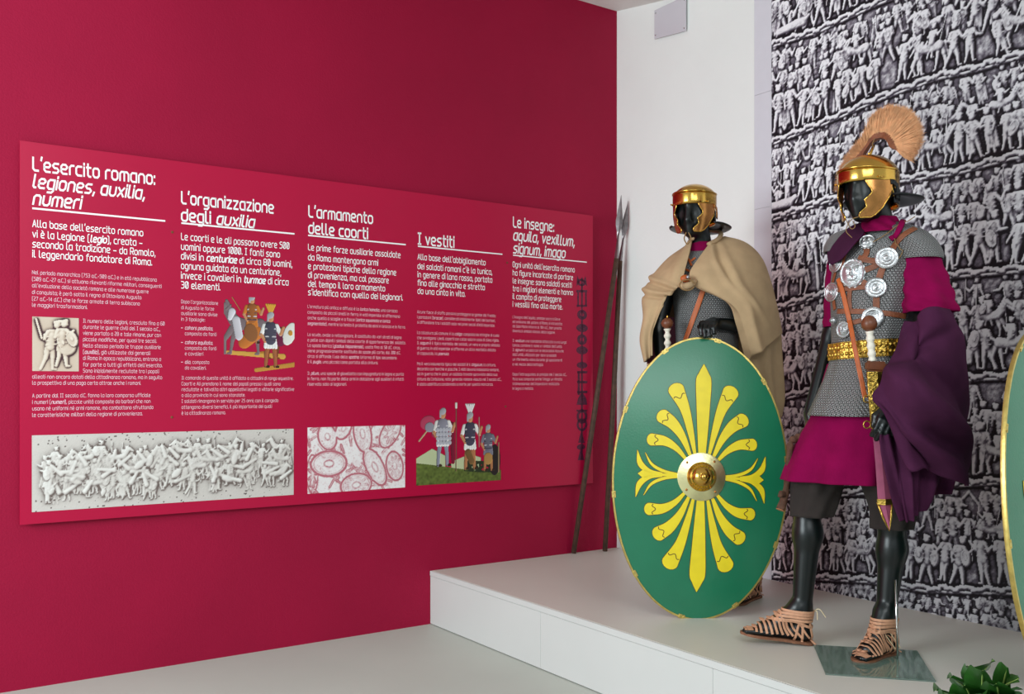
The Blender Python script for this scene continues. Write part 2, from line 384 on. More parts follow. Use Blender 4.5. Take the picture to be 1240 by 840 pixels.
# ---------------------------------------------------------------- drawn reliefs
class Canvas:
    def __init__(s, w, h, ppm):      # metres, pixels per metre ; origin bottom-left
        s.w, s.h, s.k = w, h, ppm; s.nx, s.ny = int(w*ppm)+1, int(h*ppm)+1
        s.H = np.zeros((s.ny, s.nx), np.float32); s.C = np.zeros((s.ny, s.nx, 3), np.float32); s.A = np.zeros((s.ny, s.nx), bool)
    def cap(s, x0, y0, r0, x1, y1, r1, base=0., amp=1., col=None):
        k = s.k; x0, y0, r0, x1, y1, r1 = x0*k, y0*k, r0*k, x1*k, y1*k, r1*k; R = max(r0, r1)+2
        a, b = max(int(min(x0, x1)-R), 0), min(int(max(x0, x1)+R)+1, s.nx); c, d = max(int(min(y0, y1)-R), 0), min(int(max(y0, y1)+R)+1, s.ny)
        if a >= b or c >= d: return
        Y, X = np.mgrid[c:d, a:b]; dx, dy = x1-x0, y1-y0; L2 = dx*dx+dy*dy+1e-9
        t = np.clip(((X-x0)*dx+(Y-y0)*dy)/L2, 0, 1); r = r0+t*(r1-r0); q = r*r-((X-x0-t*dx)**2+(Y-y0-t*dy)**2); m = q > 0
        h = base+amp*np.sqrt(np.maximum(q, 0))/k; Hs = s.H[c:d, a:b]; m &= h > Hs; Hs[m] = h[m]
        if col is not None: s.C[c:d, a:b][m] = col; s.A[c:d, a:b][m] = True
    def ell(s, x, y, rx, ry, ang=0, base=0., amp=1., col=None, ring=False):
        k = s.k; R = max(rx, ry)*k+2; a, b = max(int(x*k-R), 0), min(int(x*k+R)+1, s.nx); c, d = max(int(y*k-R), 0), min(int(y*k+R)+1, s.ny)
        if a >= b or c >= d: return
        Y, X = np.mgrid[c:d, a:b]; X = X/k-x; Y = Y/k-y; ca, sa = math.cos(ang), math.sin(ang); U = (X*ca+Y*sa)/rx; W = (-X*sa+Y*ca)/ry
        q = 1-U*U-W*W; m = q > 0; h = base+amp*min(rx, ry)*(np.sqrt(np.maximum(q, 0))*.6+.3)
        if ring: h += amp*min(rx, ry)*.35*((q < .28) | (q > .93))
        Hs = s.H[c:d, a:b]; m &= h > Hs; Hs[m] = h[m]
        if col is not None: s.C[c:d, a:b][m] = col; s.A[c:d, a:b][m] = True
def blur(a, n):
    for _ in range(2):
        for ax in (0, 1):
            c = np.cumsum(np.pad(a, [(n+1, n) if i == ax else (0, 0) for i in (0, 1)], mode='edge'), axis=ax)
            a = (np.take(c, range(2*n+1, c.shape[ax]), ax)-np.take(c, range(0, c.shape[ax]-2*n-1), ax))/(2*n+1)
    return a
def figure(c, x, y, h, base=0., pose=None, col=None, R=rng, mirror=None):
    """a robed / tunic wearing figure of relief, feet at (x,y)"""
    g = R.uniform; m = R.choice([-1, 1]) if mirror is None else mirror; lean = g(-.12, .18)*m; T = lambda a, b: (x+m*a*h+lean*b*h*1.0, y+b*h)
    def cap(a, b, r, a2, b2, r2, bb=0, cc=None):
        p, q = T(a, b), T(a2, b2); c.cap(p[0], p[1], r*h, q[0], q[1], r2*h, base+bb*h, 1., cc if cc is not None else col)
    st = g(.04, .17); cap(-st, .02, .03, -st*.5, .22, .04); cap(st, .02, .03, st*.7, .24, .045); cap(st, .02, .025, st+.06, .015, .02)
    cap(-st*.5, .22, .045, -.03, .42, .06); cap(st*.7, .24, .05, .04, .42, .065)
    for j in range(4): cap(-.08+.05*j, .33, .022, -.06+.04*j, .6, .035, .02)
    cap(0, .45, .09, .0, .66, .10, .01); cap(-.06, .74, .05, .07, .74, .05, .02)
    for j in range(3): cap(-.09, .48+.08*j, .014, .09, .5+.08*j, .014, .085)
    hx = g(-.03, .05); cap(hx, .87, .062, hx+.01, .91, .06, .05); cap(hx+.05, .87, .02, hx+.065, .865, .012, .08); cap(hx-.05, .925, .03, hx+.04, .945, .035, .06)
    e = g(-.1, .5); a1 = (.10+.1*g(), .74-.14); a2 = (a1[0]+.13*math.cos(e*2), a1[1]+.15*math.sin(e*3)); cap(.09, .74, .042, *a1, .036, .06); cap(*a1, .036, *a2, .026, .07)
    b1 = (-.13, .6); b2 = (-.13+g(-.1, .14), .5+g(-.1, .25)); cap(-.09, .74, .042, *b1, .036, .05); cap(*b1, .036, *b2, .026, .06)
    q = g()
    if q < .28:
        p = T(.17+g(-.04, .05), .5+g(-.1, .15)); c.ell(p[0], p[1], .10*h, .17*h, g(-.4, .4), base+.07*h, .7, col, True)
    elif q < .5:
        cap(a2[0], a2[1]-.35, .010, a2[0]+g(-.1, .1), a2[1]+.4, .010, .08)
    elif q < .75:
        for j in range(4): cap(-.12+.03*j, .7, .02, -.16+.05*j, .12, .026, .015)
def horse(c, x, y, h, base=0., col=None, R=rng, mirror=None):
    m = R.choice([-1, 1]) if mirror is None else mirror; g = R.uniform
    def cap(a, b, r, a2, b2, r2, bb=0): c.cap(x+m*a*h, y+b*h, r*h, x+m*a2*h, y+b2*h, r2*h, base+bb*h, 1., col)
    cap(-.24, .56, .115, -.02, .53, .10, .02); cap(-.02, .54, .10, .2, .58, .115, .02); cap(.24, .62, .11, .42, .86, .065, .03); cap(.42, .88, .065, .56, .78, .04, .05); cap(.26, .74, .04, .38, .97, .03, .08)
    for (a, l) in ((-.32, -.1), (-.22, .05), (.2, .12), (.28, .24)):
        k = g(-.04, .08); cap(a, .47, .065, a+l*.6, .26, .04, .01); cap(a+l*.6, .26, .038, a+l*.4+k, .04, .024, .01); cap(a+l*.4+k, .03, .028, a+l*.4+k+.05, .02, .02, .01)
    cap(-.38, .6, .045, -.46, .28, .03, 0)
    for j in range(3): cap(.3+.04*j, .7+.06*j, .018, .22+.04*j, .78+.06*j, .014, .11)
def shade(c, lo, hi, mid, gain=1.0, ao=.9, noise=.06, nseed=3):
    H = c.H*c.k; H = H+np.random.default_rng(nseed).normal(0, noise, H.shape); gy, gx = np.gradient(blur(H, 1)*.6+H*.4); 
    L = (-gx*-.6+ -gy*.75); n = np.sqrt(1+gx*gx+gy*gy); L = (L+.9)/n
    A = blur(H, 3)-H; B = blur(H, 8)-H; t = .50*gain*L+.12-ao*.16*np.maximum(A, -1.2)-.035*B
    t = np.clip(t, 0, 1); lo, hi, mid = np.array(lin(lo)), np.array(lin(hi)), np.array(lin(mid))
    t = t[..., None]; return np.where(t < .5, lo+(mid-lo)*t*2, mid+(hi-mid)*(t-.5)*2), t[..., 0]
def canvas_mesh(c, colors, org, ax, ay, name, m, parent, nrm=None, mask=None, relief=0., **k):
    Yg, Xg = np.mgrid[0:c.ny, 0:c.nx]; X = Xg.ravel()/(c.nx-1)*c.w; Y = Yg.ravel()/(c.ny-1)*c.h
    vs = np.array(org)+X[:, None]*np.array(ax)+Y[:, None]*np.array(ay)
    i = (Yg[:-1, :-1]*c.nx+Xg[:-1, :-1]).ravel(); q = np.stack([i, i+1, i+1+c.nx, i+c.nx], 1)
    cols = colors.reshape(-1, 3)
    if mask is not None:
        mm = mask[:-1, :-1].ravel(); q = q[mm]; used, inv = np.unique(q, return_inverse=True); q = inv.reshape(q.shape); vs = vs[used]; cols = cols[used]
    return mk(name, vs, q, m, parent, cols=cols, **k)

# ---------------------------------------------------------------- mural
t0 = on_back(935, 200)[0]; T1 = 2.95; off = .004
mur = thing('relief_mural', wallpt(.004, (t0+T1)/2, PZ), 'floor to ceiling black and white printed mural of carved marching Roman soldiers', 'mural')
mt = 3.14
cv = Canvas(T1-t0, mt, 300)
ridges = [[(935, 52), (990, 35), (1060, 2), (1100, -14), (1240, -60)], [(936, 170), (1000, 145), (1060, 118), (1130, 92), (1190, 78), (1240, 62)],
 [(936, 262), (1000, 240), (1090, 215), (1160, 205), (1240, 183)], [(936, 372), (1001, 352), (1090, 338), (1159, 330), (1240, 323)],
 [(936, 482), (990, 469), (1100, 460), (1172, 455), (1240, 452)], [(936, 602), (1060, 592), (1167, 583), (1240, 578)], [(936, 694), (1050, 700), (1120, 711), (1240, 714)]]
RR = []
for r in ridges:
    q = np.array([on_back(*p, off) for p in r]); q[:, 0] -= t0; q[:, 1] -= PZ; e = q[-1]+(q[-1]-q[-2])*3; q = np.vstack([[q[0]-(q[1]-q[0])], q, [e]]); RR.append(q)
RR.append(np.array([[-1, -.2], [4, -.2]]))
RR.insert(0, RR[0]+np.array([0, .46])); RR.insert(0, RR[0]+np.array([0, .5]))
def ry(i, x): return np.interp(x, RR[i][:, 0], RR[i][:, 1])
mrng = np.random.default_rng(21)
for i in range(len(RR)-1):
    nxt = RR[i+1]
    for bx in np.arange(-.05, cv.w+.1, .02):
        top, bot = ry(i, bx), ry(i+1, bx)
    bands = i
    x = -.05
    while x < cv.w+.1:     # scenery: huts, walls, trees, tents
        bot = ry(i+1, x); h = ry(i, x)-bot; q = mrng.uniform()
        if h > .08:
            if q < .25:
                w_ = mrng.uniform(.1, .22); y0 = bot+h*.45
                for a in range(int(h*.42/.022)):
                    for b in range(int(w_/.035)): cv.ell(x+b*.035+(a % 2)*.017, y0+a*.022, .016, .010, 0, .0, .4)
            elif q < .42:
                cv.cap(x, bot, .012, x+mrng.uniform(-.03, .03), bot+h*.7, .008, .002)
                for _ in range(14): cv.ell(x+mrng.normal(0, .045), bot+h*mrng.uniform(.55, .95), .018, .012, mrng.uniform(0, 3), .008, 1)
            elif q < .55:
                w_ = .12; y0 = bot+h*.5; cv.cap(x, y0, .006, x, y0+h*.25, .006); cv.cap(x+w_, y0, .006, x+w_, y0+h*.25, .006); cv.cap(x-.01, y0+h*.25, .007, x+w_/2, y0+h*.42, .007, .003); cv.cap(x+w_/2, y0+h*.42, .007, x+w_+.01, y0+h*.25, .007, .003)
                for a in range(5): cv.cap(x+.02+a*.02, y0, .006, x+.02+a*.02, y0+h*.2, .006)
        x += mrng.uniform(.08, .16)
    # back row, front row
    for row, (fy, fh, step, base) in enumerate(((.55, .40, .050, .004), (.30, .46, .056, .014), (.03, .50, .066, .026))):
        x = mrng.uniform(-.08, 0)
        while x < cv.w+.1:
            bot = ry(i+1, x); h = ry(i, x)-bot
            if h > .07 and mrng.uniform() < (.93, .93, .95)[row]:
                q = mrng.uniform(); hh = h*fh*mrng.uniform(.85, 1.05); y0 = bot+h*fy+mrng.uniform(0, .04)*h
                if q < (.13 if x > .35 else .08) and row > 0: horse(cv, x, y0, hh*.92, base, R=mrng, mirror=1 if i % 2 else -1); figure(cv, x, y0+hh*.30, hh*.72, base+.012, R=mrng); x += .05
                elif q < .115 and row == 2: 
                    a = mrng.uniform(-.2, .5); figure(cv, x, y0, hh*.7, base, R=mrng)
                    cv.cap(x-.08, y0+.02, .02, x+.08, y0+.03, .028, base, 1); cv.cap(x+.08, y0+.03, .018, x+.11, y0+.05, .016, base+.01)
                else: figure(cv, x, y0, hh, base, R=mrng)
            x += step*mrng.uniform(.75, 1.25)*max(h/.42, .55)
for i in range(1, len(RR)-1):
    x = -.02
    while x < cv.w+.05:
        y = ry(i, x); dy = .006*math.sin(x*60)+.004*math.sin(x*151); cv.cap(x, y+dy, .009, x+.014, ry(i, x+.014)+dy+mrng.uniform(-.003, .003), .007+mrng.uniform(0, .003), .05, 1.4); x += .014
    for x in np.arange(0, cv.w, .03): cv.cap(x, ry(i, x)-.018, .006, x+.03, ry(i, x+.03)-.02, .007, .03, 1)
# irregular stone ground between the figures
Yg, Xg = np.mgrid[0:cv.ny, 0:cv.nx]; nz = np.random.default_rng(5).normal(0, 1, cv.H.shape); cv.H += (.0022*blur(nz, 1)).astype(np.float32); cv.H += (.010*blur(nz, 6)+.004*blur(nz, 2)).astype(np.float32)
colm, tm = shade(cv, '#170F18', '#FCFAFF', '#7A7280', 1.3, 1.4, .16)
lum = blur(tm.astype(np.float64), 60); lr_dark = np.clip((Xg/cv.nx*.62-(Yg/cv.ny)*.62+.42+.16*blur(nz, 60)*60), 0, 1)[..., None]
colm = colm*(1-lr_dark*.68)*(1+.10*blur(nz, 3)[..., None]*6*.3)  # mural colours get darker towards the lower right
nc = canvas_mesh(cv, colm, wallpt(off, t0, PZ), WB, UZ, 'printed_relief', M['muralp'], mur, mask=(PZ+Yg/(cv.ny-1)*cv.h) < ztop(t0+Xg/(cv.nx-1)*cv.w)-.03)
sel = on_back(914, 200)[0]
def backsheet(ta, tb, za, zb, th_, name, m, par, **k):
    return MB().add(*[x for x in slabw(.0005, th_, ta, tb, za, zb, .0005)]).mk(name, m, par, **k)
zz = [PZ+.002, .98, 1.98, 2.30, 2.92, ztop(sel)-.01]
for a in range(5): backsheet(sel, t0-.001, zz[a], zz[a+1]-.0015, .005, 'paper_margin', M['paper'], mur)
backsheet(t0, T1, PZ+.001, ztop(T1)-.03, .003, 'backing_paper', M['paper'], mur)
# clear acrylic plate on the wall
a0, z0 = on_back(795, 48); a1, z1 = on_back(833, 38); 
pl = thing('acrylic_wall_plate', wallpt(.01, (a0+a1)/2, z1), 'small clear acrylic plate screwed to the white wall near the ceiling', 'plate')
zt = min(ztop(a0), ztop(a1))-.01; q = [wallpt(.012, a0, z0), wallpt(.012, a1, z1), wallpt(.012, a1, zt), wallpt(.012, a0, zt)]
quadslab(q, WA, .006, 'acrylic_sheet', M['clear'], parent=pl)
for (a, z) in ((a0+.012, z0+.02), (a1-.012, z1+.02), (a0+.012, zt-.02), (a1-.012, zt-.02)):
    MB().add(*lathe([(.005, 0), (.005, .018), (.003, .021)], wallpt(.0, a, z), WA, 10)).mk('screw', M['chrome'], pl)

# ---------------------------------------------------------------- info panel
POFF = .035
sL, zLt = on_red(24, 170, POFF); _, zLb = on_red(23.5, 636, POFF); sR, zRt = on_red(718, 261, POFF); _, zRb = on_red(717.5, 584.5, POFF)
zT = (zLt+zRt)/2; zB = (zLb+zRb)/2
panel = thing('information_panel', wallpt((sL+sR)/2, POFF, zB), 'large magenta-red exhibition text panel mounted on the dark red wall', 'information panel')
R_ = Matrix((tuple(WA), tuple(WB), (0, 0, 1))).transposed()
MB().add(*box(wallpt((sL+sR)/2, POFF-.005, (zT+zB)/2), abs(sL-sR), .010, zT-zB, R_, .0008)).mk('board', M['panel'], panel)
MB().add(*box(wallpt((sL+sR)/2, POFF-.0115, (zT+zB)/2), abs(sL-sR)-.004, .002, zT-zB-.004, R_)).mk('board_core', M['paneledge'], panel)
for (u, v) in ((208.5, 281), (620-6, 318), (208, 505), (612, 492)):
    s_, z_ = on_red(u, v, POFF); MB().add(*lathe([(.006, 0), (.006, .002), (.003, .003)], wallpt(s_, POFF, z_), WB, 12)).mk('screw', M['leather'], panel)
for (fs, fz) in ((.1, .2), (.9, .2), (.1, .8), (.9, .8)):
    MB().add(*box(wallpt(sL+(sR-sL)*fs, (POFF-.012)/2, zB+(zT-zB)*fz), .04, POFF-.0125, .04, R_)).mk('spacer_block', M['iron'], panel)
G = {}
def gdef(s):
    for ln in s.strip().split('\n'):
        k, w_, rest = ln.split(' ', 2); G[k] = (float(w_), [[tuple(float(x) for x in p.split(',')) for p in pl_.split()] for pl_ in rest.split(';')])
gdef("""a 4 4,5 0,5 0,0 4,0;4,5 4,0
b 4 0,7 0,0 4,0 4,5 0,5
c 3.6 3.6,5 0,5 0,0 3.6,0
d 4 4,7 4,0 0,0 0,5 4,5
e 4 0,2.5 4,2.5 4,5 0,5 0,0 3.8,0
f 2.8 3,7 .9,7 .9,0;0,5 2.8,5
g 4 4,5 0,5 0,0 4,0;4,5 4,-2 .5,-2
h 4 0,7 0,0;0,5 4,5 4,0
i 0 0,0 0,5;0,6.3 0,7.1
j 1 1,5 1,-2 0,-2;1,6.3 1,7.1
l 1.5 0,7 0,0 1.6,0
m 6 0,0 0,5 6,5 6,0;3,5 3,0
n 4 0,0 0,5 4,5 4,0
o 4 2,5 0,5 0,0 4,0 4,5 2,5
p 4 0,-2 0,5 4,5 4,0 0,0
q 4 4,-2 4,5 0,5 0,0 4,0
r 2.6 0,0 0,5 2.8,5
s 3.7 3.6,5 0,5 0,2.5 3.7,2.5 3.7,0 0,0
t 2.8 .9,7 .9,0 2.8,0;0,5 2.8,5
u 4 0,5 0,0 4,0 4,5
v 3.8 0,5 1.9,0 3.8,5
x 3.8 0,5 3.8,0;0,0 3.8,5
z 3.7 0,5 3.7,5 0,0 3.7,0
A 4.2 0,0 2.1,7 4.2,0;.7,2.3 3.5,2.3
C 3.9 3.9,7 0,7 0,0 3.9,0
D 4 0,0 0,7 4,7 4,0 0,0
G 4 4,7 0,7 0,0 4,0 4,3.2 2.2,3.2
I 2.6 0,0 2.6,0;0,7 2.6,7;1.3,0 1.3,7
L 3.4 0,7 0,0 3.4,0
M 5.4 0,0 0,7 2.7,3 5.4,7 5.4,0
N 4.2 0,0 0,7 4.2,0 4.2,7
O 4.2 2,7 0,7 0,0 4.2,0 4.2,7 2,7
P 4 0,0 0,7 4,7 4,3.2 0,3.2
R 4 0,0 0,7 4,7 4,3.2 0,3.2;2,3.2 4,0
S 3.9 3.8,7 0,7 0,3.6 3.9,3.6 3.9,0 0,0
U 4.2 0,7 0,0 4.2,0 4.2,7
0 4 2,7 0,7 0,0 4,0 4,7 2,7;1,1 3,6
1 2 0,5.6 1.6,7 1.6,0
2 3.8 0,7 3.8,7 3.8,4 0,2.6 0,0 3.8,0
3 3.8 0,7 3.8,7 3.8,0 0,0;1,3.6 3.8,3.6
4 4 3,0 3,7 0,2 4,2
5 3.8 3.6,7 0,7 0,4.2 3.8,4.2 3.8,0 0,0
6 3.9 3.6,7 0,7 0,0 3.9,0 3.9,4 0,4
7 3.6 0,7 3.6,7 1,0
8 4 2,7 0,7 0,0 4,0 4,7 2,7;0,3.6 4,3.6
9 3.9 .3,0 3.9,0 3.9,7 0,7 0,3.2 3.9,3.2
. 0 0,0 0,.8
, .4 .5,.8 0,-1.2
: 0 0,0 0,.8;0,4 0,4.8
; .4 .5,.8 0,-1.2;.4,4 .4,4.8
' .4 .5,7.6 .1,5.8
- 2.2 0,2.6 2.2,2.6
_ 3.6 0,2.6 3.6,2.6
( 1.8 1.8,7.6 0,7.6 0,-1 1.8,-1
) 1.8 0,7.6 1.8,7.6 1.8,-1 0,-1
@ 1 0,2.4 1,2.4;0,3 1,3""")
for base, acc, k in (('a', '3,7.4 1.6,6.2', 'à'), ('e', '1,7.4 2.6,6.2', 'è'), ('e', '1.4,6.2 2.8,7.4', 'é'), ('u', '1,7.4 2.6,6.2', 'ù'), ('o', '1,7.4 2.6,6.2', 'ò')):
    G[k] = (G[base][0], [list(x) for x in G[base][1]]+[[tuple(float(x) for x in p.split(',')) for p in acc.split()]])
SHARP = set('vxzAMN47R1')
def strokes(text):
    """yields (char, x, italic, bold) with *..* bold italic, /../ italic"""
    x = 0; it = bo = False; out = []
    for ch in text:
        if ch == '*': bo = not bo; it = not it; continue
        if ch == '/': it = not it; continue
        if ch == ' ': x += 3.0; continue
        w_, pl_ = G.get(ch, G['o']); out.append((pl_, x, it, bo, ch)); x += w_+1.75
    return out, x-1.75
def textline(mb, text, u0, v0, u1, cap, wgt=.95):
    """u0,v0 start of the baseline in the photo, u1 the end of the line, cap the cap height there in px"""
    s0, z0 = on_red(u0, v0, POFF); s1, _ = on_red(u1, v0, POFF); _, z1 = on_red(u0, v0-cap, POFF); H = (z1-z0)/7
    gl, W = strokes(text); sx = (s0-s1)/W
    for pls, x, it, bo, ch in gl:
        wt = wgt*(1.45 if bo else 1)
        for pl_ in pls:
            p = [np.array(q, float) for q in pl_]; closed = len(p) > 3 and np.allclose(p[0], p[-1]); rad = .25 if ch in SHARP else 1.05; q = [p[0]]
            for i in range(1, len(p)-1):
                a = p[i-1]-p[i]; b = p[i+1]-p[i]; la, lb = np.linalg.norm(a), np.linalg.norm(b); r = min(rad, la*.45, lb*.45)
                q += [p[i]+a/la*r, p[i]+b/lb*r]
            q.append(p[-1])
            if closed: q = q[:-1]
            n = len(q); vs = []
            for i in range(n):
                pa = q[i-1] if (i or closed) else q[0]; pb = q[(i+1) % n] if (i < n-1 or closed) else q[-1]
                d1 = q[i]-pa; d2 = pb-q[i]; d1 = d1/(np.linalg.norm(d1)+1e-9); d2 = d2/(np.linalg.norm(d2)+1e-9); t = d1+d2; t /= np.linalg.norm(t)+1e-9
                nn = np.array([-t[1], t[0]]); dd = d1 if np.linalg.norm(d1) > .5 else d2; mit = 1/max(.5, abs(np.dot(nn, np.array([-dd[1], dd[0]]))))
                ext = np.zeros(2)
                if not closed: ext = (-t if i == 0 else t if i == n-1 else 0)*wt*.35
                for sg in (1, -1):
                    c_ = q[i]+nn*sg*wt*.5*mit+ext; xx = x+c_[0]+(c_[1]*.2 if it else 0); vs.append(wallpt(s0-xx*sx, POFF+.0006, z0+c_[1]*H))
            fs = [(2*i, 2*i+1, (2*i+3) % (2*n), (2*i+2) % (2*n)) for i in range(n if closed else n-1)]
            mb.add(vs, fs)
def textblock(name, lines, cap, m, wgt=.95, rule=None, label=None):
    if name == 'body_text':
        grp = [[lines[0]]]
        for a, b in zip(lines, lines[1:]):
            if (b[2]-a[2] > cap*2.15) or (a[1]-b[1] > 30): grp.append([])
            grp[-1].append(b)
        if len(grp) > 1:
            for g_ in grp: textblock('paragraph', g_, cap, m, wgt)
            return
    mb = MB()
    for (t, u0, v0, u1) in lines: textline(mb, t, u0, v0, u1, cap, wgt)
    if rule:
        (u0, v0, u1, hgt) = rule; s0, z0 = on_red(u0, v0, POFF); s1, _ = on_red(u1, v0, POFF); dz = hgt/F*4.5
        mb.add([wallpt(s0, POFF+.0007, z0), wallpt(s1, POFF+.0007, z0), wallpt(s1, POFF+.0007, z0-dz), wallpt(s0, POFF+.0007, z0-dz)], [(0, 1, 2, 3)])
    return mb.mk(name, m, panel, label=label)
W_, I_ = M['white'], M['ink2']
textblock('heading', [("L'esercito romano:", 40, 206, 187), ("/legiones, auxilia,/", 40, 226.5, 174), ("/numeri/", 40, 247, 97)], 15.5, W_, 1.15, (39, 251, 200, 2.0))
textblock('lead_text', [("Alla base dell'esercito romano", 39.5, 274.3, 173), ("vi è la Legione (*legio*), creata _", 39.5, 287, 172), ("secondo la tradizione _ da Romolo,", 39.5, 299, 187.7), ("il leggendario fondatore di Roma.", 39.5, 311, 183.7)], 8.3, W_, 1.0)
textblock('body_text', [("Nel periodo monarchico (753 a.C.-509 a.C.) e in età repubblicana", 39, 331.6, 189.5), ("(509 a.C.-27 a.C.) si attuano rilevanti riforme militari, conseguenti", 39, 339.6, 195.4), ("all'evoluzione della società romana e alle numerose guerre", 39, 347.5, 179.6), ("di conquista; è però sotto il regno di Ottaviano Augusto", 39, 355.5, 171), ("(27 a.C.-14 d.C.) che le forze armate di terra subiscono", 39, 363.5, 169), ("le maggiori trasformazioni.", 39, 371, 105.5),
 ("Il numero delle legioni, cresciuto fino a 60", 100.7, 390.3, 199), ("durante le guerre civili del I secolo a.C.,", 100.7, 397.6, 193.6), ("viene portato a 28 e tale rimane, pur con", 100.7, 405.1, 194.7), ("piccole modifiche, per quasi tre secoli.", 100.7, 412.6, 189.4), ("Nello stesso periodo le truppe ausiliarie", 100.7, 420.3, 194.3), ("(*auxilia*), già utilizzate dai generali", 100.7, 428, 181.6), ("di Roma in epoca repubblicana, entrano a", 100.7, 435.4, 194.7), ("far parte a tutti gli effetti dell'esercito.", 100.7, 443.2, 196.3), ("Sono inizialmente reclutate tra i popoli", 100.7, 450.8, 192.3),
 ("alleati non ancora dotati della cittadinanza romana, ma in seguito", 39.2, 458, 196), ("la prospettiva di una paga certa attrae anche i romani.", 39.2, 465.4, 170.3),
 ("A partire dal II secolo d.C. fanno la loro comparsa ufficiale", 39.2, 481, 182), ("i numeri (*numeri*), piccole unità composte da barbari che non", 39.2, 488.8, 182), ("usano né uniformi né armi romane, ma combattono sfruttando", 39.2, 496.6, 185.4), ("le caratteristiche militari della regione di provenienza.", 39.2, 504.5, 172.2)], 4.4, I_, .85)
textblock('heading', [("L'organizzazione", 220, 246, 331), ("degli /auxilia/", 220, 267, 307)], 14, W_, 1.15, (219.5, 269, 356.6, 2.0))
textblock('lead_text', [("Le coorti e le ali possono avere 500", 219.5, 290, 350), ("uomini oppure 1000. I fanti sono", 219.5, 302, 338.6), ("divisi in *centuriae* di circa 80 uomini,", 219.5, 313.5, 353.4), ("ognuna guidata da un centurione,", 219.5, 325.2, 340), ("invece i cavalieri in *turmae* di circa", 219.5, 337, 349), ("30 elementi.", 219.5, 348.6, 266.3)], 7.9, W_, 1.0)
textblock('body_text', [("Dopo l'organizzazione", 219.5, 366.8, 263.9), ("di Augusto le forze", 219.5, 374, 259), ("ausiliarie sono divise", 219.5, 381, 263), ("in 3 tipologie:", 219.5, 388, 248),
 ("@", 219.5, 398.4, 221), ("*cohors peditata*,", 224, 398.6, 257.5), ("composta da fanti", 224, 405.5, 261.8), ("@", 219.5, 416, 221), ("*cohors equitata*,", 224, 416.2, 257.5), ("composta da fanti", 224, 423, 261.8), ("e cavalieri", 224, 429.9, 245.8), ("@", 219.5, 439.8, 221), ("*ala*, composta", 224, 440, 253), ("da cavalieri.", 224, 447, 249.4),
 ("Il comando di queste unità è affidato a cittadini di rango equestre.", 220, 459.2, 354.8), ("Coorti e Ali prendono il nome dei popoli presso i quali sono", 220, 466.3, 339.5), ("reclutate e talvolta altri appellativi legati a vittorie significative", 220, 473.2, 356), ("o alla provincia in cui sono stanziate.", 220, 480.3, 296.7), ("I soldati rimangono in servizio per 25 anni; con il congedo", 220, 487.5, 336.7), ("ottengono diversi benefici, il più importante dei quali", 220, 494.8, 329), ("è la cittadinanza romana.", 220, 502, 272.9)], 4.0, I_, .8)
textblock('heading', [("L'armamento", 374, 262.2, 451), ("delle coorti", 374, 282, 445)], 13, W_, 1.15, (373, 284, 491.3, 1.9))
textblock('lead_text', [("Le prime forze ausiliarie assoldate", 373.3, 302.5, 484.7), ("da Roma mantengono armi", 373.3, 314.6, 457.6), ("e protezioni tipiche della regione", 373.3, 325.3, 479.4), ("di provenienza, ma col passare", 373.3, 336, 470.4), ("del tempo il loro armamento", 373.3, 346.6, 466), ("s'identifica con quello dei legionari.", 373.3, 356.9, 487.4)], 7.1, W_, 1.0)
textblock('body_text', [("L'armatura più antica e diffusa è la *lorica hamata*, una corazza", 372.5, 372.6, 481), ("composta da piccoli anelli in ferro; in età imperiale si affermano", 372.5, 379.4, 484), ("anche quella a scaglie e a fasce (*lorica squamata e lorica*", 372.5, 386.2, 472), ("*segmentata*), mentre la testa è protetta da elmi in bronzo e in ferro.", 372.5, 393, 490.7),
 ("Lo scudo, ovale o rettangolare, è costituito da vari strati di legno", 372.5, 406.5, 485.9), ("e pelle con dipinti i simboli della coorte di appartenenza del soldato.", 372.5, 413.1, 491), ("La spada iberica (*gladius hispaniensis*), usata fino al 50 d.C. circa,", 372.5, 419.7, 484.5), ("viene progressivamente sostituita da spade più corte; dal 200 d.C.", 372.5, 426.2, 484.8), ("circa si diffonde l'uso della *spatha*. Un'arma di tipo secondario", 372.5, 432.8, 480), ("è il *pugio*, una piccola lama portata alla cintura.", 372.5, 439.4, 457.4),
 ("Il *pilum*, una specie di giavellotto con impugnatura in legno e punta", 372.5, 453.5, 488.6), ("in ferro, non fa parte delle armi in dotazione agli ausiliari: è infatti", 372.5, 460, 488.6), ("riservato solo ai legionari.", 372.5, 466.5, 419.4)], 3.6, I_, .75)
textblock('heading', [("I vestiti", 506.3, 295.2, 549.5)], 13, W_, 1.15, (506, 297.3, 608.3, 1.8))
textblock('lead_text', [("Alla base dell'abbigliamento", 505.8, 313.9, 587.7), ("dei soldati romani c'è la tunica,", 505.8, 325.2, 595.7), ("in genere di lana rossa, portata", 505.8, 335.3, 595.7), ("fino alle ginocchia e stretta", 505.8, 345.4, 586.8), ("da una cinta in vita.", 505.8, 355.3, 563)], 6.7, W_, 1.0)
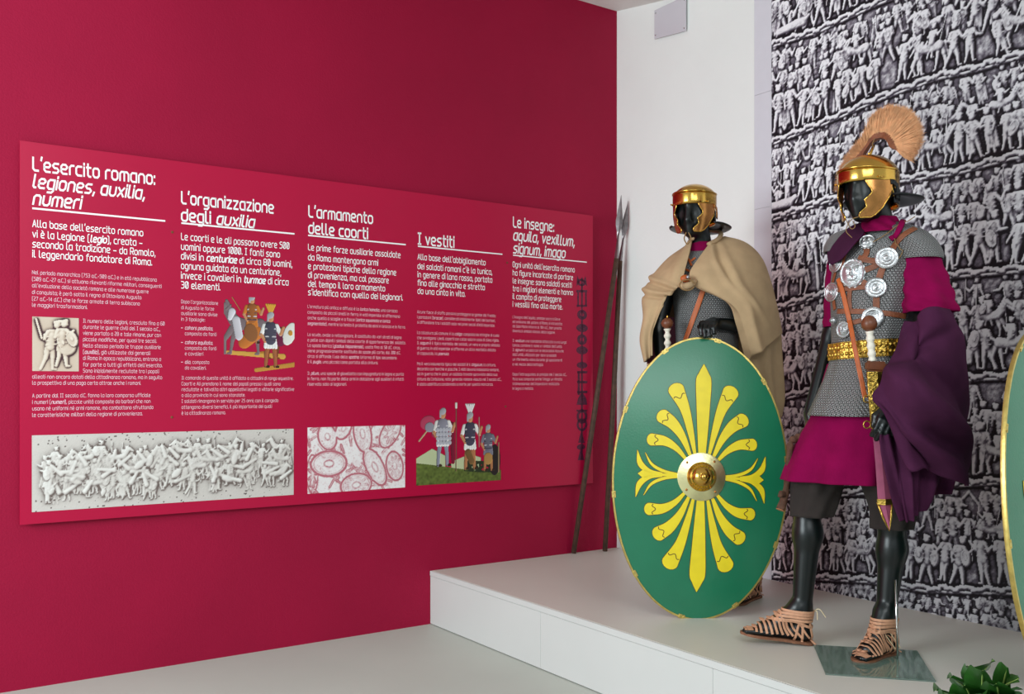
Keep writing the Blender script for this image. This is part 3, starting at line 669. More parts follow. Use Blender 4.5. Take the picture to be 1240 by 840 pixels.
textblock('body_text', [("Alcune fasce di stoffa possono proteggere le gambe dal freddo;", 505.2, 379, 600), ("i pantaloni (*bracae*), considerati inizialmente tipici dei barbari,", 505.2, 385.3, 599.5), ("si diffondono tra i soldati solo nei primi secoli d'età imperiale.", 505.2, 391.5, 599),
 ("La calzatura più comune è la *caliga*: composta da stringhe di cuoio", 505.2, 404, 604), ("che avvolgono i piedi, coperti con calze solo in caso di clima rigido.", 505.2, 410.3, 604), ("Il *sagum* è il tipico mantello dei soldati, un vero e proprio simbolo", 505.2, 416.5, 605), ("di guerra; in età imperiale si afferma un altro mantello dotato", 505.2, 422.8, 600), ("di cappuccio, la *paenula*.", 505.2, 429, 543.5),
 ("Ma il vero indumento tipico dei soldati è il *cingulum*, la cintura,", 505.2, 441.8, 600), ("decorata con borchie e placche. I militi devono indossarla sempre,", 505.2, 447.9, 604), ("sia in guerra che in pace: un soldato trovato sprovvisto della sua", 505.2, 454, 602), ("cintura da Corbulone, noto generale romano vissuto nel I secolo d.C.,", 505.2, 460.3, 607), ("è stato addirittura condannato a morte per questa mancanza.", 505.2, 466.5, 596.8)], 3.4, I_, .72)
textblock('heading', [("Le insegne:", 621.6, 274.5, 670.4), ("/aquila, vexillum,/", 621.6, 290.2, 695), ("/signum, imago/", 621.6, 306, 683.8)], 11.8, W_, 1.15, (621.2, 308.2, 710.5, 1.7))
textblock('lead_text', [("Ogni unità dell'esercito romano", 621, 323, 695.7), ("ha figure incaricate di portare", 621, 333, 693.6), ("le insegne: sono soldati scelti", 621, 342.6, 692), ("tra i migliori elementi e hanno", 621, 352.1, 693.6), ("il compito di proteggere", 621, 361.6, 679.3), ("i vessilli fino alla morte.", 621, 371, 680.8)], 6.2, W_, 1.0)
textblock('body_text', [("L'insegna dell'aquila, animale sacro a Giove", 620.8, 385, 678), ("ed emblema del potere di Roma, è introdotta", 620.8, 390.7, 680.4), ("da Gaio Mario intorno al 104 a.C.; ben presto", 620.8, 396.2, 679.7), ("diventa il simbolo stesso della legione.", 620.8, 401.8, 672),
 ("Il *vexillum*: uno stendardo attaccato a una lunga", 620.8, 413.6, 685.7), ("lancia, contiene il nome e i simboli dell'unità.", 620.8, 419.2, 680.4), ("Il *signum* è un palo con le decorazioni ricevute", 620.8, 424.8, 682.3), ("dall'unità, utilizzato per dare ai soldati", 620.8, 430.5, 673.5), ("un riferimento visivo durante gli spostamenti", 620.8, 436.3, 680.5), ("e nel mezzo della battaglia.", 620.8, 442.2, 657.8),
 ("Dopo l'età augustea, al principio del I secolo d.C.,", 620.8, 454.3, 686), ("fa la sua comparsa anche l'/imago/: un ritratto", 620.8, 460.1, 680.5), ("tridimensionale dell'imperatore realizzato", 620.8, 465.9, 677), ("in legno o metallo.", 620.8, 471.6, 645.7)], 3.1, I_, .7)
# pictures printed on the panel
def picture(u0, v0, v1, u1, ppm, vb=None):
    s0, za = on_red(u0, v0, POFF); _, zb = on_red(u0, v1, POFF); s1, _ = on_red(u1, v0, POFF)
    return Canvas(s0-s1, za-zb, ppm), wallpt(s0, POFF+.0005, zb)
def stain(c, n, seed, r=.003):
    g = np.random.default_rng(seed)
# long battle relief
c, org = picture(38.5, 527, 620, 355.5, 330); g = np.random.default_rng(11)
for k in range(210):
    x = g.uniform(.05, c.w-.05); y = g.uniform(.22, .68)*c.h; q = g.uniform(); a = g.uniform(0, 3.14)
    if q < .22: horse(c, x, y-.04, .12, g.uniform(0, .015), R=g)
    elif q < .7: figure(c, x, y-.05, g.uniform(.10, .15), g.uniform(0, .02), R=g)
    elif q < .73: c.ell(x, y, .03, .016, a, g.uniform(0, .03), 1, ring=False)
    else: c.cap(x, y, .011, x+.07*math.cos(a), y+.05*math.sin(a), .007, g.uniform(.01, .03))
cc, _ = shade(c, '#6E5F5A', '#F2EEEA', '#D2CAC4', .85, .7, .10)
for k in range(160):
    x, y = g.uniform(0, c.w), (g.uniform(.8, 1) if g.uniform() < .6 else g.uniform(0, .16))*c.h; i, j = int(y*c.k), int(x*c.k); q = g.integers(1, 3); cc[i:i+q, j:j+q] = lin('#5a4c48')
canvas_mesh(c, cc, org, -WA, UZ, 'relief_picture', M['print'], panel, label='long pale printed photograph of a carved battle relief')
# two stone soldiers
c, org = picture(39, 383, 449, 95.3, 420); g = np.random.default_rng(4)
k_ = c.h*.95; figure(c, c.w*.3, .005, k_, .0, R=g, mirror=1); figure(c, c.w*.62, .02, k_*.95, .01, R=g, mirror=1); c.ell(c.w*.75, c.h*.42, .035, .03, .3, .01, .8); c.cap(c.w*.08, c.h*.95, .004, c.w*.2, c.h*.6, .004, .03)
cc, _ = shade(c, '#4A3034', '#E8DACB', '#CDB7A4', 1.1, 1.3, .06); canvas_mesh(c, cc, org, -WA, UZ, 'stone_carving_picture', M['print'], panel, label='small square printed photograph of two carved soldiers')
# red line drawing
c, org = picture(372.3, 517.5, 597.8, 490.5, 420); g = np.random.default_rng(9)
c.H += (.02*blur(g.normal(0, 1, c.H.shape), 5)).astype(np.float32)
for (x, y, rx, ry_, a) in ((.13, .15, .10, .065, 0), (.34, .30, .05, .10, .2), (.42, .12, .05, .11, .5), (.12, .29, .05, .07, .3), (.52, .3, .05, .09, -.6), (.3, .03, .09, .06, .1), (.55, .12, .05, .08, .2), (.03, .1, .03, .1, 0), (.22, .33, .04, .06, -.5)):
    x *= c.w/.62; c.ell(x, y, rx, ry_, a, g.uniform(0, .03), .6, None, True)
    for k in range(9): th_ = k*.7; c.cap(x+rx*.25*math.cos(th_), y+ry_*.25*math.sin(th_), .002, x+rx*.7*math.cos(th_), y+ry_*.7*math.sin(th_), .004, .04)
for k in range(110):
    x, y, a = g.uniform(0, c.w), g.uniform(0, c.h), g.uniform(0, 6.3); c.cap(x, y, .002, x+.05*math.cos(a), y+.05*math.sin(a), .0015, g.uniform(.0, .04))
gy, gx = np.gradient(blur(c.H*c.k, 1)); e = np.clip(np.hypot(gx, gy)*.42-.10+.62*np.abs(blur(g.normal(0, 1, c.H.shape), 1))+.25*blur(g.normal(0, 1, c.H.shape), 4)*6*.5, 0, .85)[..., None]
canvas_mesh(c, np.array(lin('#F1EAEA'))*(1-e)+np.array(lin('#B2304E'))*e, org, -WA, UZ, 'line_drawing_picture', M['print'], panel, label='printed red line drawing of piled arms and shields')
# horsemen illustration (cut out)
def paint(c, mats):
    H = c.H*c.k; gy, gx = np.gradient(H); L = np.clip(.95+(.35*gx-.35*gy)*-.5, .45, 1.3); return c.C*L[..., None]
def soldier(c, x, y, h, cloth, armor, skin='#C58A62', plume=None, base=0., m=1, legs='#B5784F'):
    g = lambda s: np.array(lin(s)); k = lambda a, b, r, a2, b2, r2, col, bb=0.: c.cap(x+m*a*h, y+b*h, r*h, x+m*a2*h, y+b2*h, r2*h, base+bb*h, 1., g(col))
    for s in (-1, 1): k(.09*s, .02, .03, .08*s, .22, .035, legs); k(.08*s, .22, .035, .05*s, .42, .05, legs); k(.09*s, .02, .03, .09*s+.06, .01, .02, '#3A2418')
    for j in range(5): k(-.1+.05*j, .36, .03, -.07+.035*j, .5, .04, cloth, .03)
    k(0, .5, .10, 0, .7, .12, armor, .05)
    for j in range(4): k(-.09, .48+.07*j, .012, .09, .48+.07*j, .012, '#C9C4C8' if j % 2 else '#4A4250', .14)
    k(-.11, .74, .045, -.17, .58, .035, cloth, .06); k(-.17, .58, .032, -.1, .46, .026, skin, .08); k(.11, .74, .045, .19, .6, .035, cloth, .06); k(.19, .6, .032, .24, .72, .026, skin, .08)
    k(0, .86, .055, 0, .9, .055, skin, .08); k(-.01, .92, .06, .01, .94, .055, '#A9A6AC', .1); k(-.05, .84, .02, -.05, .9, .02, '#A9A6AC', .12)
    if plume:
        for j in range(5): k(-.02+.01*j, .97, .012, -.08+.04*j, 1.12, .018, plume, .1)
c, org = picture(271, 358, 451.5, 356.5, 460)
gb = lambda s: np.array(lin(s)); Wc, Hc = c.w, c.h
c.cap(.02, .10, .010, .30, .085, .014, 0, .3, gb('#D6A14A')); c.cap(.16, .015, .01, .36, .045, .012, 0, .3, gb('#C98E3E')); c.cap(.1, .09, .008, .2, .10, .01, .0, .3, gb('#B57A30'))
def ch(x, y, h, m, col, dark):
    horse(c, x, y, h, 0, gb(col), R=np.random.default_rng(3), mirror=m)
ch(.115, .09, .27, -1, '#7C6A6E', 0); c.cap(.04, .3, .018, .03, .27, .012, .05, 1, gb('#CFCBD2')); c.cap(.06, .26, .02, .075, .18, .02, .05, 1, gb('#C9C3CA'))
c.cap(.1, .15, .03, .16, .2, .035, .04, 1, gb('#C07030')); soldier(c, .14, .15, .24, '#C8762E', '#9A5A2C', plume='#E8E2D8', base=.05)
c.ell(.135, .2, .035, .045, .2, .09, .5, gb('#8E5A34'))
ch(.32, .07, .25, 1, '#7A3C22', 0); c.cap(.24, .22, .03, .28, .17, .035, .05, 1, gb('#6B1F3F')); c.cap(.385, .24, .02, .405, .13, .014, .03, 1, gb('#8E4A26'))
c.ell(.335, .2, .032, .06, -.35, .07, .5, gb('#E8E4DC')); c.ell(.34, .205, .012, .014, 0, .11, .5, gb('#C98F3A'))
soldier(c, .235, .03, .28, '#EDE9E6', '#4B4756', plume='#D9A23A', base=.09, legs='#A2603C'); c.cap(.04, .37, .0025, .08, .31, .0025, .02, 1, gb('#B48050'))
canvas_mesh(c, paint(c, 0), org, -WA, UZ, 'horsemen_picture', M['print'], panel, mask=c.A, label='cut-out printed illustration of a standing soldier with two horses')
# three re-enactors on a hill
c, org = picture(504, 484, 587.8, 606.5, 460); Yg2, Xg2 = np.mgrid[0:c.ny, 0:c.nx]; xm, ym = Xg2/c.k, Yg2/c.k; g = np.random.default_rng(8); nn_ = blur(g.normal(0, 1, c.H.shape), 2)*3
W2 = c.w; hill = .105+.02*np.sin(xm*6+2)-.03*(xm/W2); sky = (ym < .20-.10*np.abs(xm-.1)/.2) & (xm < .33*W2) | ((ym < .16-.3*np.abs(xm-.62*W2)) & (xm > .4*W2) & (xm < .75*W2))
c.A |= sky; c.C[sky] = lin('#C3CBA0'); gr = ym < hill; c.A |= gr
c.C[gr] = (np.array(lin('#5E6B2E'))*(1+.35*nn_[..., None]))[gr]; dk = (ym < hill+.055) & (ym > hill-.01) & (xm > .55*W2) & (xm < .98*W2) & (nn_ > -.6); c.C[dk] = lin('#2B3520'); c.A |= dk
c.cap(.20*W2, .28, .018, .22*W2, .33, .02, .0, 1, gb('#A03050')); 
soldier(c, .30*W2, .1, .33, '#E9E4E0', '#8E8B98', base=.05, legs='#8F90A0'); c.cap(.42*W2, .12, .012, .40*W2, .33, .018, .02, 1, gb('#7A1230'))
for a in range(4):
    for b in range(5): c.ell(.24*W2+b*.02, .23+a*.025, .011, .012, 0, .10, .6, gb('#B9B7C0'))
c.ell(.13*W2, .345, .05, .04, .3, .01, .4, gb('#B9405E')); c.ell(.15*W2, .32, .03, .028, 0, .04, .6, gb('#93909C')); c.cap(.03*W2, .245, .005, .12*W2, .3, .005, .03, 1, gb('#C0A080'))
soldier(c, .62*W2, .075, .33, '#F0ECE8', '#454052', plume='#E9E5E4', base=.05); c.cap(.455*W2, .07, .004, .455*W2, .43, .004, .09, 1, gb('#7A5A48')); c.cap(.455*W2, .43, .008, .455*W2, .45, .008, .09, 1, gb('#E0D8D0'))
c.cap(.6*W2, .17, .02, .64*W2, .12, .02, .1, 1, gb('#7A5A34'))
soldier(c, .84*W2, .06, .27, '#7E7C8A', '#6A6876', base=.05); c.ell(.84*W2, .13, .03, .035, 0, .09, .5, gb('#B58A4E')); c.cap(.73*W2, .2, .003, .73*W2, .37, .003, .09, 1, gb('#A89080')); c.cap(.97*W2, .05, .004, .97*W2, .22, .004, .09, 1, gb('#A08060')); c.ell(.92*W2, .12, .04, .09, 0, .02, .5, gb('#2A2020'))
canvas_mesh(c, paint(c, 0), org, -WA, UZ, 'three_soldiers_picture', M['print'], panel, mask=c.A, label='cut-out printed picture of three soldiers on a grassy hill')
# military standard drawn in dark ink
mb = MB()
def inkell(u, v, rx, ry_, hollow=0., n=20):
    s0, z0 = on_red(u, v, POFF); ds = abs(on_red(u+1, v, POFF)[0]-s0); dz = on_red(u, v-1, POFF)[1]-z0; vs = []
    for k in range(n):
        a = 2*math.pi*k/n
        for f in (1, hollow): vs.append(wallpt(s0-math.cos(a)*rx*ds*f, POFF+.0006, z0+math.sin(a)*ry_*dz*f))
    mb.add(vs, [(2*k, 2*k+1, (2*k+3) % (2*n), (2*k+2) % (2*n)) for k in range(n)])
def inkpoly(pts):
    mb.add([wallpt(on_red(u, v, POFF)[0], POFF+.0006, on_red(u, v, POFF)[1]) for u, v in pts], [tuple(range(len(pts)))])
for v0, v1 in ((336, 470), (470, 556)): inkpoly([(703.6, v0), (705.6, v0), (705.6, v1), (703.6, v1)])
inkell(704, 342, 5, 4.5, .45); inkpoly([(699, 333), (702, 341), (698, 347)]); inkpoly([(709, 334), (706, 341), (711, 347)])
inkpoly([(698, 351), (711, 351), (711, 354), (698, 354)]); inkpoly([(699, 354), (701, 354), (701, 371), (699, 371)]); inkpoly([(708.5, 354), (710.5, 354), (710.5, 371), (708.5, 371)]); inkpoly([(698, 369), (711, 369), (711, 371.5), (698, 371.5)])
for (v, rx, ry_, h) in ((381, 6, 6, .35), (397, 7, 5, 0), (411, 6, 6.5, .4), (424, 7, 5, 0), (442, 6.5, 4, 0)): inkell(704.8, v, rx, ry_, h)
for a in range(3): inkpoly([(698.5, 449+a*12), (711.5, 449+a*12), (711, 452+a*12), (699, 452+a*12)])
inkpoly([(699.5, 449), (702, 449), (702, 478), (699.5, 478)]); inkpoly([(700, 482), (704.5, 474), (710, 482), (711, 490), (698, 490)]); inkell(704.7, 504, 6.5, 9, .55); inkpoly([(698, 496), (711, 496), (711, 498), (698, 498)])
inkell(704.7, 514, 6.5, 8, .6); inkpoly([(704, 520), (708, 536), (700, 536)]); inkell(703.5, 541, 5, 3.5, 0); inkpoly([(703.5, 541), (707.5, 557), (699.5, 557)])
mb.mk('standard_drawing', M['inkdark'], panel, label='dark drawing of a tall military standard')
# ---------------------------------------------------------------- mannequins
def yv(yaw): return V((math.cos(yaw), -math.sin(yaw), 0)), V((-math.sin(yaw), -math.cos(yaw), 0))   # side (its left, viewer right), facing
def head(S, c, yaw, k=1., feat=1.):
    s, f = yv(yaw); c = V(c); A = (tuple(s), tuple(f), (0, 0, 1)); at = lambda x, y, z: tuple(c+s*x*k+f*y*k+UZ*z*k)
    S.ell(at(0, -.012, .03), A, (.075*k, .095*k, .088*k), .02); S.cap(at(0, .03, -.03), .058*k, at(0, .048, -.085), .03*k, .04)
    S.ell(at(0, .03, -.02), A, (.062*k, .062*k, .085*k), .03)
    for q in (-1, 1): S.ell(at(.040*q, .116-.010*feat, -.012), A, (.030*k, .030*k, .046*k), .02, True)
    S.cap(at(0, .080+.004*feat, .034), .008*k, at(0, .088+.010*feat, -.040), .010*k, .02); S.cap(at(0, .088, -.04), .009, at(0, .078, -.07), .014, .025)
    for q in (-1, 1): S.cap(at(0, .082, .036), .009*k, at(.045*q, .066, .046), .010*k, .022)
    S.cap(at(0, .062, -.09), .017*k, at(0, .066, -.095), .015*k, .02)
    for q in (-1, 1): S.ell(at(.076*q, -.012, -.005), A, (.010*k, .02*k, .032*k), .01)
def leg(S, hip, knee, ank, heel, toe, z0):
    S.cap(hip, .080, knee, .050, .04); mid = V(knee).lerp(V(ank), .3); back = (V(heel)-V(toe)).normalized()*.012; S.cap(knee, .050, mid+back, .052, .03); S.cap(mid+back, .052, ank, .036, .04)
    h, t = V(heel), V(toe); d = (t-h); S.cap(ank, .035, h+V((0, 0, .038))+d*.10, .032, .03); S.cap(V(ank)+d*.1, .033, h+d*.55+V((0, 0, .040)), .030, .03)
    s = d.cross(UZ).normalized(); S.cap(h+d*.10+UZ*.034, .030, h+d*.68+UZ*.03, .032, .02)
    for i in range(5): S.cap(h+d*.6+s*(.030-.015*i)+UZ*.022, .014, h+d*(.98-.035*abs(i-3.2 if True else 0))+s*(.032-.016*i)+UZ*.014, .010, .006)
def hand(S, wrist, palm_dir, across, curl, L=.185, thumb=1):
    """palm_dir: wrist -> knuckles, across: index -> little, curl: the direction the fingers close to"""
    w_ = V(wrist); d = V(palm_dir).normalized(); a = V(across).normalized(); c = V(curl).normalized(); kn = []
    for i in range(4):
        k0 = w_+d*(.085-.004*abs(i-1))+a*(-.030+.020*i); S.cap(w_+a*(-.014+.009*i)+d*.01, .019, k0, .0135, .014); kn.append(k0)
    for i, k0 in enumerate(kn):
        ln = (.040, .045, .042, .032)[i]; p1 = k0+(d*.55+c*.85).normalized()*ln; p2 = p1+(c*.95-d*.35).normalized()*ln*.72; p3 = p2+(-d*.9+c*.15).normalized()*ln*.5
        S.cap(k0, .0115, p1, .0098, .003); S.cap(p1, .0098, p2, .009, .003); S.cap(p2, .009, p3, .0078, .003)
    b = w_+d*.025-a*.026; t1 = b-a*.022+d*.028+c*.018; t2 = t1+(d*.5+c*.8+a*.3).normalized()*.036; S.cap(b, .015, t1, .012, .01); S.cap(t1, .012, t2, .009, .004)

# --- the legionary officer, right
YR = math.radians(38)
L_ank_f = on_z(972, 783, PZ)
heelA = P(981, 779, 3.83); heelA.z = PZ+.006; toeA = P(899, 766, 3.86); toeA.z = PZ+.040
heelB = P(1080, 788, 3.70); heelB.z = PZ+.006; toeB = P(1037, 800, 3.57); toeB.z = PZ+.006
ankA = P(971, 738, 3.82); ankB = P(1073, 742, 3.69); kneeA = P(976, 606, 3.83); kneeB = P(1080, 632, 3.70)
S = SDF(); headR = P(1053, 231, 3.75); YRH = math.radians(55); head(S, headR, YRH, 1.10, .1)
S.cap(P(1059, 246, 3.76), .052, P(1067, 282, 3.79), .058, .03)
S.cap(P(1022, 310, 3.89), .060, P(1106, 316, 3.71), .060, .05); S.cap(P(1062, 330, 3.78), .115, P(1052, 420, 3.77), .095, .06); S.cap(P(1030, 500, 3.82), .10, P(1052, 500, 3.74), .10, .06)
leg(S, P(1008, 528, 3.86), kneeA, ankA, heelA, toeA, PZ); leg(S, P(1055, 530, 3.73), kneeB, ankB, heelB, toeB, PZ)
elA = P(1006, 408, 3.99); wrA = P(981, 500, 3.92)
S.cap(P(1018, 312, 3.93), .042, P(1011, 396, 3.99), .036, .02); S.cap(P(1011, 396, 3.99), .036, elA, .034, .03); S.cap(elA, .034, wrA, .025, .02); hand(S, wrA, (0, -.15, -1), (-.2, -1, 0), (.75, -.4, -.2))
elB = P(1121, 398, 3.57); wrB = P(1084, 488, 3.45)
S.cap(P(1117, 318, 3.67), .050, elB, .040, .03); S.cap(elB, .040, wrB, .027, .02); hand(S, wrB, (-.45, -.45, -.8), (.95, -.35, -.25), (-.35, .35, -.9), thumb=1)
vs, fs = S.mesh(.0055)
bodyR = mk('mannequin', vs, fs, M['black'], smooth=True, label='glossy black striding mannequin at the right, head turned aside, dressed in magenta and purple', cat='mannequin', loc=(1.2, 3.76, PZ))
bvR = bvh_of(vs, fs)

# helpers for folds
def folds(ph, n, amp, n2=0, amp2=0): return lambda th, t: amp*t*math.sin(n*th+ph+1.5*t)+amp2*math.sin(n2*th+ph*2)
def rings(rows, yaw): return [(P(u, v, Y), a, b, yaw if y is None else math.radians(y)) for (u, v, Y, a, b, y) in rows]
# tunic skirt and body (magenta)
skirt = rings([(1044, 440, 3.77, .135, .10, None), (1037, 498, 3.78, .166, .125, None), (1030, 530, 3.78, .195, .15, None), (1020, 560, 3.79, .208, .165, None), (1015, 582, 3.79, .215, .17, None)], YR)
v1, f1, uv = loft(skirt, 120, 40, disp=lambda th, t: t*(.010*math.sin(9*th+1)+.007*math.sin(5*th+2.3)+.012*math.sin(3*th)), thick=.004, power=2)
tun = thing('officer_tunic', P(1030, 582, 3.78), 'magenta wool tunic of the striding officer, skirt and short sleeves showing beyond the mail', 'tunic')
mk('skirt', v1, f1, M['magenta'], tun, smooth=True)
shoulderB, slB = P(1116, 304, 3.67), P(1130, 374, 3.58)
def sleeve(rows, m, name, par, amp=.006, ph=0):
    v_, f_, _ = loft(rows, 64, 30, disp=lambda th, t: amp*t*math.sin(6*th+ph+2*t)+amp*.6*math.sin(9*t*math.pi+3*th)*(.3+t), thick=.004, power=2); return mk(name, v_, f_, m, par, smooth=True)
sleeve(rings([(1104, 300, 3.69, .045, .055, None), (1112, 310, 3.67, .072, .075, None), (1119, 334, 3.64, .082, .08, None), (1123, 357, 3.61, .090, .085, None), (1126, 378, 3.59, .096, .09, None)], YR), M['magenta'], 'sleeve', tun, .007)
sleeve(rings([(1020, 306, 3.92, .040, .05, None), (1015, 322, 3.93, .044, .06, None), (1014, 350, 3.95, .046, .065, None), (1014, 380, 3.97, .050, .07, None), (1014, 396, 3.98, .053, .075, None)], YR), M['magenta'], 'sleeve', tun, .004, 2)
# trousers
trs = thing('officer_trousers', P(1010, 625, 3.8), 'dark brown knee length cloth trousers under the magenta tunic', 'trousers')
for nm, a in (('trouser_leg', [(1000, 540, 3.85, .10, .10, None), (991, 575, 3.84, .104, .10, None), (986, 600, 3.83, .094, .09, None), (983, 624, 3.83, .080, .085, None)]), ('trouser_leg', [(1060, 545, 3.74, .10, .10, None), (1074, 585, 3.72, .092, .09, None), (1079, 615, 3.71, .083, .08, None), (1079, 639, 3.70, .079, .075, None)])):
    v_, f_, _ = loft(rings(a, YR), 60, 26, disp=lambda th, t: .006*math.sin(5*th+3*t)+.004*math.sin(8*th-5*t), thick=.004, power=2); mk(nm, v_, f_, M['brown'], trs, smooth=True)
# mail shirt
rowsM = [(1071, 271, 3.79, .066, .062, None), (1070, 276, 3.79, .095, .078, None), (1069, 285, 3.79, .130, .098, None), (1067, 298, 3.79, .160, .118, None), (1063, 320, 3.78, .172, .134, None), (1061, 350, 3.78, .172, .138, None), (1057, 385, 3.77, .157, .130, None), (1052, 425, 3.77, .147, .122, None), (1047, 455, 3.77, .156, .128, None), (1042, 480, 3.77, .170, .138, None), (1037, 503, 3.77, .188, .150, None)]
vM, fM, uvM = loft(rings(rowsM, YR), 140, 90, disp=lambda th, t: .003*math.sin(11*th+6*t)*t+.003*math.sin(16*t+2*th), thick=.005, power=2.1)
mailR = thing('officer_mail_shirt', P(1037, 505, 3.77), 'grey iron ring mail shirt worn by the right-hand mannequin under medals and a gilt belt', 'mail shirt')
mk('mail_body', vM, fM, M['mail'], mailR, smooth=True, uv=uvM)
vC, fC, uvC = loft(rings([(1084, 272, 3.76, .04, .06, None), (1096, 280, 3.72, .070, .08, None), (1106, 292, 3.69, .082, .088, None), (1113, 305, 3.67, .084, .09, None), (1115, 314, 3.66, .081, .09, None)], YR), 80, 26, thick=.005, power=2.1)
mk('shoulder_cape', vC, fC, M['mail'], mailR, smooth=True, uv=uvC)
vC2, fC2, uvC2 = loft(rings([(1045, 276, 3.85, .05, .06, None), (1030, 284, 3.89, .07, .08, None), (1021, 296, 3.91, .07, .085, None), (1018, 306, 3.92, .066, .085, None)], YR), 60, 20, thick=.005, power=2.1)
mk('shoulder_cape', vC2, fC2, M['mail'], mailR, smooth=True, uv=uvC2)
bM_ = bvh_of(list(vM)+list(vC), list(fM)+[tuple(i+len(vM) for i in f) for f in fC])
# neck scarf
sc = thing('neck_scarf', P(1066, 285, 3.75), 'magenta scarf wound round the black neck under the brass helmet', 'scarf')
v_, f_, _ = loft(rings([(1066, 264, 3.775, .062, .060, None), (1066, 271, 3.77, .070, .068, None), (1067, 277, 3.765, .080, .080, None), (1067, 283, 3.76, .086, .092, None)], YR), 72, 20, disp=lambda th, t: .004*math.sin(7*th+8*t), thick=.006, power=2)
mk('wrap', v_, f_, M['magenta'], sc, smooth=True)
for px in ([(1093, 268), (1091, 276), (1086, 286), (1078, 291)], [(1047, 284), (1036, 294), (1027, 304), (1020, 313)]):
    r = surf_band(bM_, px, .022, .008, 16, off=.006)
    if r: mk('scarf_end', *r, M['magenta'], sc, smooth=True)
# purple cloak over the right shoulder and the left forearm
clk = thing('purple_cloak', P(1120, 600, 3.5), 'dark purple wool cloak draped over the forearm of the striding officer', 'cloak')
mk('shoulder_fold', *sheet([[P(1046, 268, 3.80), P(1030, 274, 3.82), P(1012, 288, 3.86), P(1002, 302, 3.90), P(1003, 322, 3.93)], [P(1048, 276, 3.74), P(1034, 285, 3.73), P(1022, 297, 3.75), P(1010, 310, 3.79), P(1002, 318, 3.84)], [P(1044, 284, 3.70), P(1036, 292, 3.69), P(1027, 303, 3.695), P(1017, 314, 3.73), P(1006, 320, 3.79)]], 30, 30, .006), M['purple'], clk, smooth=True)
main = [[P(1094, 388, 3.50), P(1110, 382, 3.44), P(1130, 377, 3.44), P(1152, 374, 3.52), P(1157, 376, 3.66)],
 [P(1085, 424, 3.46), P(1106, 418, 3.37), P(1132, 416, 3.38), P(1159, 412, 3.50), P(1163, 415, 3.66)],
 [P(1070, 460, 3.37), P(1098, 458, 3.31), P(1132, 456, 3.34), P(1166, 452, 3.48), P(1169, 455, 3.66)],
 [P(1056, 480, 3.34), P(1090, 494, 3.29), P(1132, 500, 3.32), P(1168, 500, 3.47), P(1172, 503, 3.66)],
 [P(1074, 506, 3.33), P(1094, 530, 3.30), P(1132, 540, 3.33), P(1167, 545, 3.47), P(1170, 548, 3.66)],
 [P(1098, 546, 3.38), P(1112, 562, 3.35), P(1136, 574, 3.36), P(1164, 586, 3.46), P(1167, 588, 3.62)]]
def bump_(x, c, w_): return np.exp(-((x-c)/w_)**2)
def dmain(S_, T):
    d = (.085*np.abs(np.sin(4.6*(T*1.0-S_*.8)+.3))-.05)+.016*np.abs(np.sin(13*(T-S_*.95)+.5))*bump_(S_, .35, .35)*np.clip(T*2, .35, 1)+.012*np.sin(23*(T-S_*.5)+.4)
    d = d*np.clip(.15+S_*3.5, 0, 1)
    return d*np.clip(1.25-S_, .3, 1)-.05*bump_(T-.35*S_, .55, .07)*bump_(S_, .55, .28)-.035*bump_(T+.25*S_, .30, .05)*bump_(S_, .35, .3)+.02*bump_(T-.5*S_, .35, .09)
mk('forearm_drape', *sheet(main, 90, 80, .006, dmain), M['purple'], clk, smooth=True)
lower = [[P(1062, 520, 3.44), P(1078, 512, 3.44), P(1104, 512, 3.42), P(1135, 530, 3.45)], [P(1067, 545, 3.42), P(1084, 545, 3.39), P(1108, 548, 3.41), P(1138, 560, 3.47)], [P(1073, 575, 3.43), P(1090, 575, 3.40), P(1110, 578, 3.42), P(1136, 582, 3.48)], [P(1081, 604, 3.44), P(1094, 606, 3.41), P(1110, 604, 3.42), P(1129, 598, 3.48)], [P(1090, 628, 3.45), P(1098, 631, 3.43), P(1108, 626, 3.44), P(1120, 612, 3.48)]]
mk('hanging_fold', *sheet(lower, 70, 60, .006, lambda S_, T: (.040*np.abs(np.sin(7*S_+.5+1.0*T))-.02)*(.5+.5*(1-T))+.008*np.sin(31*S_-2*T)), M['purple'], clk, smooth=True)
mk('back_fold', *sheet([[P(1112, 300, 3.86), P(1140, 310, 3.80)], [P(1105, 420, 3.92), P(1160, 420, 3.75)], [P(1105, 520, 3.92), P(1168, 520, 3.74)], [P(1112, 600, 3.88), P(1150, 598, 3.76)]], 40, 24, .006, lambda S_, T: .012*np.sin(12*S_)*T), M['purple'], clk, smooth=True)
